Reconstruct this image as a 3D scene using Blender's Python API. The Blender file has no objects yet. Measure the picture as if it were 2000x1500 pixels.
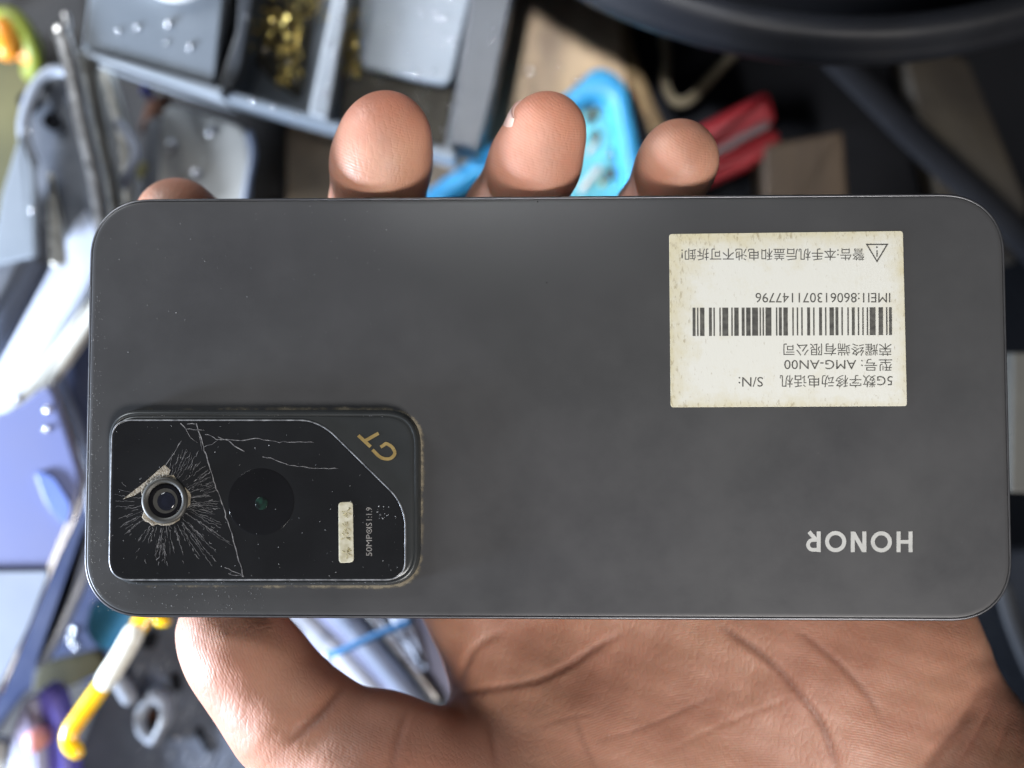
import bpy, bmesh, math, random
import numpy as np
from mathutils import Vector, Matrix

random.seed(7)
rng = np.random.default_rng(7)
SC = bpy.context.scene
COL = SC.collection
MM = 0.001

# ------------------------------------------------------------------ camera
CAM_D = 193.0                       # mm from the lens to the phone's back
cam_d = bpy.data.cameras.new('camera')
cam = bpy.data.objects.new('camera', cam_d); COL.objects.link(cam)
cam.location = (0, 0, CAM_D * MM)
cam_d.sensor_width = 36.0
cam_d.lens = 18.0 / (90.0 / CAM_D)
cam_d.clip_start = 0.01; cam_d.clip_end = 20
cam_d.dof.use_dof = True
cam_d.dof.focus_distance = (CAM_D + 1.0) * MM
cam_d.dof.aperture_fstop = 5.9
SC.camera = cam

# ------------------------------------------------------------------ world, lamps, exposure
wd = bpy.data.worlds.new('World'); SC.world = wd; wd.use_nodes = True
bg = wd.node_tree.nodes['Background']
bg.inputs[0].default_value = (0.60, 0.62, 0.66, 1); bg.inputs[1].default_value = 0.10

def area(name, loc, target, size, power, color, spread=180):
    d = bpy.data.lights.new(name, 'AREA'); d.shape = 'DISK'; d.size = size * MM
    d.energy = power; d.color = color; d.spread = math.radians(spread)
    o = bpy.data.objects.new(name, d); COL.objects.link(o)
    o.location = Vector(loc) * MM
    o.rotation_euler = (Vector(target) - Vector(loc)).to_track_quat('-Z', 'Y').to_euler()
    return o
area('bench_lamp_light', (-320, -105, 4), (-40, 20, -60), 60, 4.5, (0.74, 0.84, 1.0))
area('ceiling_light', (150, -345, 385), (62, 5, 0), 200, 0.60, (1.0, 0.95, 0.90), 70)
area('scrap_fill_light', (-310, 270, 95), (0, 75, -110), 160, 1.3, (0.94, 0.97, 1.0))  # added fill from upper left, brightens tray, board and scrap
area('board_fill_light', (-70, 75, 400), (22, 95, -108), 40, 0.045, (0.97, 0.98, 1.0), 17)  # narrow beam added to brighten the wooden board, clear of the fingers

SC.view_settings.view_transform = 'Standard'; SC.view_settings.look = 'None'
SC.view_settings.exposure = 0.0; SC.view_settings.gamma = 1.0
SC.view_settings.use_curve_mapping = False
SC.cycles.use_denoising = True
SC.cycles.max_bounces = 8
SC.cycles.sample_clamp_indirect = 4.0

# ------------------------------------------------------------------ helpers
def P(u, v, z):
    """point on the line of sight through picture position (u, v) at height z, mm"""
    s = 0.09 * (CAM_D - z) / CAM_D
    return np.array([(u - 1000) * s, (750 - v) * s, z])

def props(o, label=None, cat=None, group=None, kind=None):
    if label: o['label'] = label
    if cat: o['category'] = cat
    if group: o['group'] = group
    if kind: o['kind'] = kind
    return o

ORIG = {}
def thing(name, label, cat, loc, group=None):
    o = bpy.data.objects.new(name, None); COL.objects.link(o)
    o.empty_display_size = 0.01
    o.location = Vector(loc) * MM
    ORIG[o.name] = np.array(loc, float)
    return props(o, label, cat, group)

def mobj(name, V, F, mat, parent=None, smooth=True, attrs=None):
    """one mesh object; V in mm, world axes (or the axes of a rotated root that sits in ORIG at 0)"""
    V = np.asarray(V, float)
    if parent is None:
        org = np.array([V[:, 0].mean(), V[:, 1].mean(), V[:, 2].min()])
    else:
        org = ORIG[parent.name]
    me = bpy.data.meshes.new(name)
    me.from_pydata(((V - org) * MM).tolist(), [], [tuple(int(i) for i in f) for f in F])
    me.materials.append(mat)
    if smooth:
        me.polygons.foreach_set('use_smooth', [True] * len(me.polygons))
    me.update()
    o = bpy.data.objects.new(name, me); COL.objects.link(o)
    if parent is None:
        o.location = Vector(org) * MM
    else:
        o.parent = parent
    ORIG[o.name] = org
    return o

class MB:
    """collects shapes into one mesh"""
    def __init__(s): s.V = []; s.F = []
    def add(s, V, F):
        n = len(s.V); s.V += [np.asarray(v, float) for v in V]; s.F += [tuple(i + n for i in f) for f in F]
        return s
    def rings(s, R, cap0=True, cap1=True):
        n = len(R[0]); V = [p for r in R for p in r]; F = []
        for k in range(len(R) - 1):
            for i in range(n):
                j = (i + 1) % n
                F.append((k * n + i, k * n + j, (k + 1) * n + j, (k + 1) * n + i))
        if cap0: F.append(tuple(range(n - 1, -1, -1)))
        if cap1: F.append(tuple((len(R) - 1) * n + i for i in range(n)))
        return s.add(V, F)
    def tube(s, pts, r, n=14, flat=1.0):
        pts = [np.asarray(p, float) for p in pts]; R = []
        rr = r if hasattr(r, '__len__') else [r] * len(pts)
        for k, p in enumerate(pts):
            t = pts[min(k + 1, len(pts) - 1)] - pts[max(k - 1, 0)]; t /= np.linalg.norm(t)
            up = np.array([0, 0, 1.0]) if abs(t[2]) < .9 else np.array([0, 1.0, 0])
            a = np.cross(t, up); a /= np.linalg.norm(a); b = np.cross(a, t)
            R.append([p + rr[k] * (math.cos(q) * a + flat * math.sin(q) * b) for q in [2 * math.pi * i / n for i in range(n)]])
        # rounded ends
        def end(k, sg):
            p = pts[k]; q = pts[k + 1] if k == 0 else pts[k - 1]
            d = (p - q) / np.linalg.norm(p - q); out = []
            for a in (0.5, 0.85):
                out.append([p + (x - p) * math.cos(a * 1.45) + d * rr[k] * math.sin(a * 1.45) for x in R[k]])
            return out
        e0 = end(0, -1)[::-1]; e1 = end(len(pts) - 1, 1)
        return s.rings(e0 + R + e1)
    def build(s, name, mat, parent=None, smooth=True):
        return mobj(name, np.array(s.V), s.F, mat, parent, smooth)

def smooth_path(pts, n=8):
    """Catmull-Rom through pts"""
    pts = [np.asarray(p, float) for p in pts]; out = []
    q = [2 * pts[0] - pts[1]] + pts + [2 * pts[-1] - pts[-2]]
    for i in range(1, len(q) - 2):
        for k in range(n):
            t = k / n; a, b, c, d = q[i - 1], q[i], q[i + 1], q[i + 2]
            out.append(.5 * ((2 * b) + (c - a) * t + (2 * a - 5 * b + 4 * c - d) * t * t + (3 * b - a - 3 * c + d) * t ** 3))
    out.append(pts[-1]); return out

def round_poly(pts, r, n=5):
    """polygon (2D) with rounded corners"""
    pts = [np.asarray(p, float)[:2] for p in pts]; out = []
    rr = r if hasattr(r, '__len__') else [r] * len(pts)
    for i, p in enumerate(pts):
        a = pts[i - 1] - p; b = pts[(i + 1) % len(pts)] - p
        la, lb = np.linalg.norm(a), np.linalg.norm(b)
        d = min(rr[i], la * .49, lb * .49)
        if d < 1e-6: out.append(p); continue
        p0 = p + a / la * d; p1 = p + b / lb * d
        for k in range(n + 1):
            t = k / n; out.append((1 - t) ** 2 * p0 + 2 * t * (1 - t) * p + t * t * p1)
    return out if signed_area(out) > 0 else out[::-1]

def signed_area(p):
    p = np.array([q[:2] for q in p]); x, y = p[:, 0], p[:, 1]
    return .5 * np.sum(x * np.roll(y, -1) - np.roll(x, -1) * y)

def inset(p, d):
    """offset a closed 2D outline inward by d"""
    p = np.array([q[:2] for q in p])
    if signed_area(p) < 0: p = p[::-1]
    a = p - np.roll(p, 1, 0); b = np.roll(p, -1, 0) - p
    na = np.stack([-a[:, 1], a[:, 0]], 1); nb = np.stack([-b[:, 1], b[:, 0]], 1)
    na /= np.maximum(np.linalg.norm(na, axis=1, keepdims=True), 1e-9); nb /= np.maximum(np.linalg.norm(nb, axis=1, keepdims=True), 1e-9)
    m = na + nb; m /= np.maximum(np.linalg.norm(m, axis=1, keepdims=True), 1e-9)
    c = np.maximum((m * na).sum(1, keepdims=True), .5)
    return p + m * d / c

def ring3(p2, z): return [np.array([q[0], q[1], z]) for q in p2]

def plate_rings(outline, ztop, th, bev):
    o = np.array([q[:2] for q in outline])
    if signed_area(o) < 0: o = o[::-1]
    R = [ring3(inset(o, bev), ztop - th)] if bev else []
    if bev:
        R += [ring3(o, ztop - th + bev), ring3(o, ztop - bev), ring3(inset(o, bev * .3), ztop - bev * .3), ring3(inset(o, bev), ztop)]
    else:
        R += [ring3(o, ztop - th), ring3(o, ztop)]
    return R

def tiltz(V, tilt, c):
    """lean: z += tilt . (xy - c)"""
    V = np.array(V); V[:, 2] += (V[:, 0] - c[0]) * tilt[0] + (V[:, 1] - c[1]) * tilt[1]; return V

def slab(name, px, z, th, mat, parent=None, r=1.0, bev=.6, tilt=None):
    """solid plate of thickness th whose top outline runs through the picture positions px at height z"""
    o = round_poly([P(u, v, z) for u, v in px], r)
    m = MB().rings(plate_rings(o, z, th, bev))
    V = np.array(m.V)
    if tilt is not None: V = tiltz(V, tilt, V.mean(0))
    return mobj(name, V, m.F, mat, parent, smooth=False)

def hoop(name, px_out, px_in, z, th, mat, parent=None, r=2.0, r_in=None):
    """flat closed frame: outer and inner outline with the same number of corners"""
    a = np.array(round_poly([P(u, v, z) for u, v in px_out], r)); b = np.array(round_poly([P(u, v, z) for u, v in px_in], r if r_in is None else r_in))
    n = len(a); e = .25 * th
    def mix(t, zz): return [np.append(a[i] * (1 - t) + b[i] * t, zz) for i in range(n)]
    R = [mix(0, z - th), mix(0, z - e), mix(.2, z), mix(.8, z), mix(1, z - e), mix(1, z - th)]
    return MB().rings(R + [R[0]], False, False).build(name, mat, parent)

# ------------------------------------------------------------------ materials
def nodes_of(name):
    m = bpy.data.materials.new(name); m.use_nodes = True
    nt = m.node_tree; return m, nt, nt.nodes, nt.links, nt.nodes['Principled BSDF']

def mat(name, col, rough=.5, metal=0.0, col2=None, nscale=60.0, bump=0.0, bscale=400.0, spec=.5, trans=0.0, coat=0.0, rvar=.15, stretch=None):
    """col / col2: base colours mixed by a noise; scales are per metre"""
    m, nt, N, L, b = nodes_of(name)
    tc = N.new('ShaderNodeTexCoord'); src = tc.outputs['Object']
    if stretch:
        mp = N.new('ShaderNodeMapping'); mp.inputs['Scale'].default_value = stretch; mp.inputs['Rotation'].default_value = (0, 0, .3)
        L.new(src, mp.inputs[0]); src = mp.outputs[0]
    n1 = N.new('ShaderNodeTexNoise'); n1.inputs['Scale'].default_value = nscale; n1.inputs['Detail'].default_value = 6
    L.new(src, n1.inputs['Vector'])
    rp = N.new('ShaderNodeValToRGB'); rp.color_ramp.elements[0].position = .38; rp.color_ramp.elements[1].position = .64
    c2 = col2 if col2 else tuple(c * .8 for c in col)
    rp.color_ramp.elements[0].color = (*col, 1); rp.color_ramp.elements[1].color = (*c2, 1)
    L.new(n1.outputs['Fac'], rp.inputs[0]); L.new(rp.outputs[0], b.inputs['Base Color'])
    mr = N.new('ShaderNodeMapRange'); mr.inputs['To Min'].default_value = max(.02, rough - rvar); mr.inputs['To Max'].default_value = min(1, rough + rvar)
    n2 = N.new('ShaderNodeTexNoise'); n2.inputs['Scale'].default_value = nscale * 3.1; n2.inputs['Detail'].default_value = 4
    L.new(src, n2.inputs['Vector']); L.new(n2.outputs['Fac'], mr.inputs[0]); L.new(mr.outputs[0], b.inputs['Roughness'])
    b.inputs['Metallic'].default_value = metal; b.inputs['Specular IOR Level'].default_value = spec
    b.inputs['Transmission Weight'].default_value = trans; b.inputs['Coat Weight'].default_value = coat
    if bump:
        n3 = N.new('ShaderNodeTexNoise'); n3.inputs['Scale'].default_value = bscale; n3.inputs['Detail'].default_value = 5
        L.new(src, n3.inputs['Vector'])
        bp = N.new('ShaderNodeBump'); bp.inputs['Strength'].default_value = bump; bp.inputs['Distance'].default_value = .0006
        L.new(n3.outputs['Fac'], bp.inputs['Height']); L.new(bp.outputs[0], b.inputs['Normal'])
    return m

M = dict(
    bench=mat('bench_grime', (.024, .022, .021), .7, col2=(.010, .010, .012), nscale=25, bump=.6, bscale=300),
    wood=mat('worn_board', (.40, .29, .18), .65, col2=(.13, .09, .06), nscale=52, bump=.6, bscale=400, stretch=(1, .6, 1)),
    darkwood=mat('dark_wood', (.055, .035, .019), .7, col2=(.035, .022, .012), nscale=50, bump=.4, stretch=(3, .4, 1)),
    darkwood2=mat('olive_dark_wood', (.03, .023, .013), .75, col2=(.018, .014, .01), nscale=40, bump=.4),
    mat_black=mat('matte_black', (.005, .006, .009), .85, col2=(.008, .009, .012), nscale=30, bump=.3, spec=.2),
    navy=mat('navy_cloth', (.007, .010, .018), .9, col2=(.012, .016, .024), nscale=40, bump=.5),
    greystrap=mat('grey_strap', (.05, .055, .065), .7, nscale=60),
    tray=mat('grey_plastic', (.21, .24, .275), .38, col2=(.17, .20, .235), nscale=30, bump=.08),
    tray_dark=mat('dark_grey_plastic', (.055, .062, .074), .42, col2=(.04, .046, .055), nscale=50, bump=.1),
    tray_pale=mat('pale_grey_plastic', (.32, .35, .385), .35, col2=(.26, .29, .32), nscale=40),
    hole=mat('shaded_recess', (.05, .045, .034), .8, col2=(.025, .022, .016), nscale=120, bump=.8, bscale=800),  # dark colour stands for the shade deep in the compartments
    gold=mat('brass_swarf', (.78, .60, .20), .3, 1.0, col2=(.5, .36, .1), nscale=400),
    white=mat('white_plastic', (.8, .8, .78), .35, nscale=30),
    lime=mat('lime_sheath', (.27, .31, .03), .5, col2=(.2, .23, .03), nscale=60),
    orange=mat('orange_plastic', (.85, .33, .02), .4, col2=(.7, .2, .02), nscale=80),
    olive=mat('olive_pad', (.12, .11, .045), .75, col2=(.085, .08, .035), nscale=40, bump=.3),
    charcoal=mat('charcoal_plastic', (.12, .13, .15), .45, col2=(.07, .08, .1), nscale=60, bump=.2),
    silver=mat('brushed_silver', (.62, .61, .60), .32, 1.0, col2=(.45, .44, .43), nscale=120),
    warm_silver=mat('warm_silver', (.56, .53, .46), .35, 1.0, col2=(.38, .36, .32), nscale=120),
    whitemetal=mat('white_enamel', (.50, .54, .63), .3, 0.0, col2=(.40, .44, .54), nscale=40),
    cream=mat('cream_plastic', (.66, .66, .60), .35, col2=(.6, .59, .53), nscale=100, bump=.4, bscale=600),
    beige=mat('grey_beige_glass', (.50, .49, .45), .35, col2=(.36, .355, .33), nscale=40, coat=.5),
    yellow=mat('dull_yellow', (.4, .36, .12), .6),
    bluebit=mat('blue_plastic', (.05, .06, .42), .4),
    rust=mat('brown_scrap', (.22, .1, .06), .7),
    blueglass=mat('blue_tinted_glass', (.14, .165, .32), .2, col2=(.16, .175, .29), nscale=20, coat=.4),
    navy_tone=mat('navy_bench_tone', (.03, .04, .085), .3, col2=(.045, .055, .10), nscale=40, coat=.4),
    labelgrey=mat('grey_blue_label', (.20, .23, .29), .5, nscale=30),
    streak=mat('blue_streak', (.13, .19, .46), .3, nscale=30),
    paleblue=mat('pale_blue_grey', (.24, .28, .37), .35, col2=(.19, .225, .31), nscale=30),
    skyblue=mat('sky_blue_silicone', (.05, .36, .66), .45, col2=(.04, .29, .58), nscale=40),
    deepblue=mat('deep_sky_plastic', (.03, .17, .32), .45, nscale=40),
    dullolive=mat('dull_olive', (.10, .095, .05), .7, nscale=40),
    cyan=mat('cyan_board', (.07, .38, .46), .4, col2=(.09, .47, .56), nscale=160, bump=.3),
    chip=mat('dark_green_chip', (.012, .055, .045), .4, col2=(.01, .02, .02), nscale=200),
    amber=mat('amber_plastic', (1.0, .62, .012), .25, col2=(.95, .46, .01), nscale=80, coat=.5),
    paper=mat('white_tape', (.82, .82, .74), .5, col2=(.65, .64, .56), nscale=300),
    purple=mat('purple_plastic', (.16, .14, .62), .4, col2=(.12, .11, .45), nscale=40),
    lilac=mat('lilac_plastic', (.42, .44, .62), .5, nscale=40),
    pink=mat('pink_rubber', (.75, .33, .32), .5),
    slate=mat('slate_frame', (.10, .115, .15), .42, col2=(.065, .075, .10), nscale=90, bump=.5, bscale=500),
    slate_hi=mat('pale_slate', (.34, .37, .43), .3, col2=(.24, .27, .32), nscale=80),
    red=mat('red_grip', (.20, .006, .010), .5, col2=(.14, .005, .008), nscale=40),
    redgrey=mat('grey_grip_inlay', (.08, .05, .05), .6),
    gloss_black=mat('glossy_black_enamel', (.010, .011, .014), .5, col2=(.014, .016, .022), nscale=30, bump=.2, bscale=120, spec=.25),
    rope=mat('beige_cord', (.15, .125, .08), .8, col2=(.10, .08, .05), nscale=300, bump=.5),
    strap=mat('brown_strap', (.22, .15, .07), .75, col2=(.13, .085, .04), nscale=120, bump=.4),
    bluewire=mat('blue_wire', (.06, .22, .48), .4),
    pale_edge=mat('pale_box_card', (.10, .10, .09), .6, col2=(.075, .075, .07), nscale=60),
    crumb=mat('tin_crumb', (.82, .83, .86), .22, 1.0, nscale=200),
)

_a = M['amber'].node_tree.nodes['Principled BSDF']       # translucent plastic
_a.inputs['Subsurface Weight'].default_value = .7; _a.inputs['Subsurface Radius'].default_value = (1, .6, .1); _a.inputs['Subsurface Scale'].default_value = .004
# ------------------------------------------------------------------ bench
BZ = -120.0
o = mobj('bench_top', [(-900, -900, BZ), (900, -900, BZ), (900, 900, BZ), (-900, 900, BZ), (-900, -900, BZ - 30), (900, -900, BZ - 30), (900, 900, BZ - 30), (-900, 900, BZ - 30)],
         [(0, 1, 2, 3), (7, 6, 5, 4), (0, 4, 5, 1), (1, 5, 6, 2), (2, 6, 7, 3), (3, 7, 4, 0)], M['bench'], smooth=False)
props(o, kind='structure')

def one(name, px, z, th, m, label, cat, **k):
    return props(slab(name, px, z, th, m, **k), label, cat)

one('wooden_board', [(560, 245), (985, -330), (1170, -330), (1216, 105), (1262, 420), (1240, 620), (560, 620)], BZ + 15, 15, M['wood'],
    'worn tan wooden board under the grey tray and the blue case', 'board', r=3, bev=.5)
one('shade_mat', [(1275, 620), (1222, 90), (1180, -400), (2500, -500), (2600, 2100), (1250, 2100)], BZ + 3, 3, M['mat_black'],
    'black mat standing for the shadow over the dark side of the bench', 'mat', r=8, bev=.5)  # dark sheet laid where the bench lies in shadow

# ------------------------------------------------------------------ parts tray
tz = -74.0
t = thing('parts_tray', 'grey plastic compartment tray with white cap and brass swarf inside', 'tray', P(560, 60, BZ + 5))
slab('tray_floor', [(160, 103), (655, 241), (888, 303), (1050, -330), (225, -420)], tz - 14, 16, M['tray'], t, r=1.5)
slab('rim', [(154, 93), (438, 172), (432, 190), (153, 104)], tz + 2, 16, M['tray_pale'], t, r=.6, bev=.5)
slab('rim', [(438, 173), (652, 234), (892, 296), (888, 312), (640, 246), (432, 190)], tz - 1, 12, M['tray'], t, r=.6, bev=.5)
slab('compartment_lid', [(162, 92), (420, 164), (478, -420), (225, -420)], tz + 1, 11, M['tray'], t, r=2, bev=.6)
slab('divider', [(424, 172), (450, 180), (472, 130), (560, -420), (486, -420), (462, 60)], tz, 14, M['tray_dark'], t, r=1, bev=.6)
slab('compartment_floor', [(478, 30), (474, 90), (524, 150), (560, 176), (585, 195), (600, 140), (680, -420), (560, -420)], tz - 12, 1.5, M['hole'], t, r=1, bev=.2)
slab('divider', [(602, 222), (640, 234), (676, 20), (740, -420), (690, -420), (648, 0)], tz, 14, M['tray_pale'], t, r=1, bev=.6)
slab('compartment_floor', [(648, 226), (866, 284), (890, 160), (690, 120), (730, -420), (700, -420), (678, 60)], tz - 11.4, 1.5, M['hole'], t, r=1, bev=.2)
slab('compartment_lid', [(712, 70), (700, 132), (880, 168), (922, -20), (985, -420), (790, -420)], tz - 5, 3, M['tray'], t, r=3, bev=.8)
slab('shaded_end_wall', [(874, 278), (934, 294), (962, 190), (1080, -420), (990, -420), (908, 60)], tz - 1, 15, M['tray_dark'], t, r=1, bev=.6)  # darker plastic paints in the shade on this side wall

# white cap standing on the tray's lid
def lathe(name, c, prof, mat_, parent=None, n=48):
    R = [[np.array([c[0] + r * math.cos(a), c[1] + r * math.sin(a), c[2] + z]) for a in [2 * math.pi * i / n for i in range(n)]] for r, z in prof]
    return MB().rings(R).build(name, mat_, parent)
c = P(352, -72, tz - 2)
t = thing('white_cap', 'round white cap in a grey collar on the tray lid', 'tape roll', c)
lathe('highlight_ring', c, [(15, -2), (15, 1.6), (14, 2.6), (12.8, 2.6), (12, 1.4), (12, -2)], M['tray'], t)  # grey ring stands for the bright crescent around the cap
lathe('roll', c, [(10.6, -2), (10.6, 6), (9.6, 7), (0.5, 7.2)], M['white'], t)

# brass swarf: a curly scatter nobody could count
def scatter_flakes(regions, n, zfun, smin, smax):
    m = MB()
    for _ in range(n):
        (u0, v0, u1, v1) = regions[rng.integers(len(regions))]
        u, v = rng.uniform(u0, u1), rng.uniform(v0, v1)
        p = P(u, v, zfun(u, v)); s = rng.uniform(smin, smax)
        A = rng.normal(size=(3, 3)); q, _r = np.linalg.qr(A)
        pts = [q @ (np.array(w) * s) for w in [(1, 0, 0), (-.3, .8, .1), (-.8, -.6, .2), (0, 0, .7)]]
        m.add([p + w for w in pts], [(0, 1, 2), (0, 1, 3), (1, 2, 3), (2, 0, 3)])
    return m
m = scatter_flakes([(480, -20, 600, 70), (485, 30, 590, 110), (540, 90, 590, 170), (560, -60, 640, 40), (660, 20, 705, 140), (665, 60, 700, 150)], 620,
                   lambda u, v: tz - 9 + rng.uniform(-1.5, 8), .28, .85)
props(m.build('brass_swarf', M['gold'], None, False), 'golden metal shavings heaped in the tray compartments', 'swarf', kind='stuff')

# ------------------------------------------------------------------ left pile of phone scrap
t = thing('coiled_cable', 'lime green cable loop with orange plugs beside the olive pad', 'cable', P(30, 70, BZ))
MB().tube(smooth_path([P(-60, 60, -112), P(-20, 38, -108), (P(20, 34, -105)), P(48, 62, -105), P(64, 100, -107), P(62, 140, -112)]), 2.7).build('sheath', M['lime'], t)
MB().tube([P(8, 62, -104), P(14, 92, -104)], 3.6).build('plug', M['orange'], t)
MB().tube([P(42, 84, -108), P(58, 104, -108)], 3.4).build('plug', M['orange'], t)
one('olive_pad', [(-260, 110), (60, 100), (120, 150), (60, 250), (20, 420), (-260, 440)], BZ + 4, 4, M['olive'], 'flat olive pad below the lime green cable', 'pad', r=6)

t = thing('stripped_housing', 'charcoal phone housing with screw holes leaning beside silver rails', 'phone housing', P(130, 300, BZ))
slab('shell', [(52, 190), (92, 142), (150, 138), (176, 260), (214, 400), (190, 520), (60, 520), (30, 350)], -84, 4, M['charcoal'], t, r=4, tilt=(.1, .05))
MB().tube(smooth_path([P(64, 320, -80), P(46, 250, -80), P(64, 180, -80), P(98, 140, -80), P(150, 142, -80)]), 1.5).build('bezel', M['slate_hi'], t)
for (u, v, r_) in ((104, 238, 1.3), (86, 165, 1.0), (58, 200, 1.6)):
    c = P(u, v, -83); lathe('screw_boss', c, [(r_ * 1.6, -3), (r_ * 1.6, 1.4), (r_, 1.6), (r_ * .9, .2), (.1, 0)], M['mat_black'], t, 20)
slab('inner_plate', [(40, 255), (66, 330), (70, 500), (-20, 520), (2, 380)], -78, 2, M['tray'], t, r=1.5)
slab('inner_plate', [(92, 400), (96, 330), (120, 430), (128, 520), (96, 520)], -77, 2, M['warm_silver'], t, r=1.5)

def rail(label, pts, z, r, m, name='metal_rail', cat='metal rail', flat=.7):
    o = MB().tube(smooth_path([P(u, v, z) for u, v in pts]), r, flat=flat).build(name, m)
    return props(o, label, cat, 'metal rails in the scrap pile')
rail('pale pinkish silver rail nearest the charcoal housing', [(118, 62), (128, 88), (146, 160), (164, 250), (188, 350), (205, 470)], -72, 2.1, M['silver'])
rail('warm beige metal rail between two brighter rails', [(172, 118), (186, 200), (204, 300), (222, 390), (236, 480)], -76, 2.4, M['warm_silver'])
rail('greyish brown rail that bends under the tray corner', [(206, 128), (222, 190), (240, 250), (250, 330), (252, 480)], -84, 1.9, M['warm_silver'])
rail('clear bright rail with a kinked tip by the tan phone back', [(232, 240), (252, 268), (264, 298), (254, 330), (236, 366)], -78, 1.2, M['whitemetal'])
rail('thin upright silver pin above the pale rail', [(128, 30), (132, 52), (126, 82)], -80, .9, M['silver'])

t = thing('spare_back_cover', 'scratched grey beige phone back cover lying below the tray', 'phone cover', P(390, 300, BZ))
slab('panel', [(318, 198), (482, 250), (492, 300), (478, 470), (300, 470), (312, 300)], -92, 3, M['beige'], t, r=5, bev=.8, tilt=(.02, .1))
slab('shade_strip', [(285, 230), (322, 226), (322, 470), (270, 470)], -96, 2.5, M['charcoal'], t, r=3)  # dark slab stands for the shading at the cover's left
MB().tube(smooth_path([P(488, 262, -90), P(494, 300, -90), P(486, 350, -90), P(474, 420, -90)]), .9).build('side_rail', M['paleblue'], t)
one('brass_scrap', [(268, 322), (284, 310), (299, 326), (276, 352), (262, 342)], -96, 3, M['yellow'], 'small dull yellow scrap beside the clear rail', 'scrap')
one('plug_cap', [(272, 162), (288, 165), (286, 186), (274, 184)], -92, 6, M['bluebit'], 'tiny blue plug cap under the tray edge', 'cap')
one('brown_scrap', [(286, 196), (330, 180), (326, 204), (298, 232), (270, 260)], -100, 4, M['rust'], 'reddish brown scrap beside the tan phone back', 'scrap')

t = thing('white_side_frame', 'bright white enamelled frame rail slanting past the phone corner', 'frame rail', P(90, 620, BZ))
slab('bar', [(176, 372), (232, 392), (200, 520), (90, 720), (0, 880), (-120, 1080), (-120, 920), (60, 590)], -84, 8, M['whitemetal'], t, r=3, bev=1.4)
slab('bar', [(76, 420), (128, 452), (70, 560), (-40, 760), (-120, 860), (-80, 700), (20, 520)], -90, 6, M['paleblue'], t, r=3, bev=1.0)
slab('bar', [(190, 560), (196, 610), (120, 720), (60, 800), (-60, 990), (-80, 960), (40, 760)], -78, 5, M['cream'], t, r=2, bev=1.0)
one('plastic_scrap', [(-120, 460), (40, 420), (66, 440), (10, 560), (-120, 770)], -80, 6, M['charcoal'], 'slate grey plastic scrap left of the bright white frame rail', 'scrap', r=2)

t = thing('navy_bench_plate', 'dark navy plate added over the bench under the lavender glass panel', 'phone cover', P(140, 1000, BZ))
slab('panel', [(150, 590), (330, 600), (330, 1330), (60, 1340), (-60, 1500), (40, 760)], -100, 3, M['navy_tone'], t, r=4, bev=.8)  # added plate, turns the bare bench here dark navy
MB().tube(smooth_path([P(150, 600, -98), P(118, 720, -98), P(160, 860, -98), P(180, 1000, -98)]), 1.0).build('side_rail', M['paleblue'], t)
t = thing('spare_glass_panel', 'lavender blue phone glass panel with one blunt corner by the held phone', 'glass panel', P(40, 1050, BZ))
slab('glass', [(100, 742), (134, 850), (160, 935), (146, 996), (0, 1345), (-120, 1560), (-300, 1500), (-300, 900), (30, 800)], -66, 3, M['blueglass'], t, r=4, bev=.9, tilt=(-.02, .03))
MB().tube(smooth_path([P(104, 748, -67), P(138, 850, -67), P(163, 935, -67), P(150, 1000, -67), P(100, 1112, -67), P(2, 1350, -67)]), .55).build('edge_highlight', M['silver'], t)  # silver tube added as the highlight along the glass edge
slab('sticker', [(-200, 1118), (96, 1116), (56, 1220), (-30, 1400), (-200, 1420)], -64.6, 1.2, M['labelgrey'], t, r=1, bev=.1, tilt=(-.02, .03))
slab('bright_streak', [(66, 918), (104, 930), (140, 990), (128, 1030), (92, 990)], -64.8, 1.0, M['streak'], t, r=2, bev=.1, tilt=(-.02, .03))  # bluer patch laid on the panel
one('side_rail', [(172, 1010), (186, 1090), (118, 1240), (82, 1300), (66, 1310), (128, 1160)], -74, 5, M['paleblue'], 'pale blue grey rail between the blue glass and the cyan block', 'rail', r=2, bev=1.2)
one('cyan_block', [(176, 1170), (270, 1180), (250, 1262), (196, 1278), (160, 1236)], -74, 10, M['deepblue'], 'bright blue block under the rounded corner of the held phone', 'block', r=3, bev=1.5)
one('olive_strip', [(70, 1300), (190, 1270), (206, 1310), (120, 1350), (60, 1350)], -86, 5, M['dullolive'], 'dull olive strip behind the amber opening tool', 'strip', r=2)

t = thing('opening_tool', 'translucent amber plastic opening tool with a hooked end and white tape', 'opening tool', P(200, 1330, BZ))
MB().tube(smooth_path([P(292, 1190, -60), P(262, 1238, -60), P(214, 1318, -60), P(160, 1395, -60), P(138, 1428, -60), P(136, 1452, -60), P(148, 1466, -60)]),
          2.1, flat=.6).build('shaft', M['amber'], t)
MB().tube([P(262, 1237, -59.4), P(236, 1283, -59.4), P(206, 1330, -59.4)], 2.4, flat=.62).build('tape', M['paper'], t)
one('amber_clip', [(296, 1205), (326, 1208), (328, 1226), (300, 1226)], -64, 4, M['amber'], 'small amber clip next to the thumb tip', 'clip', r=2, bev=1)

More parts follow.
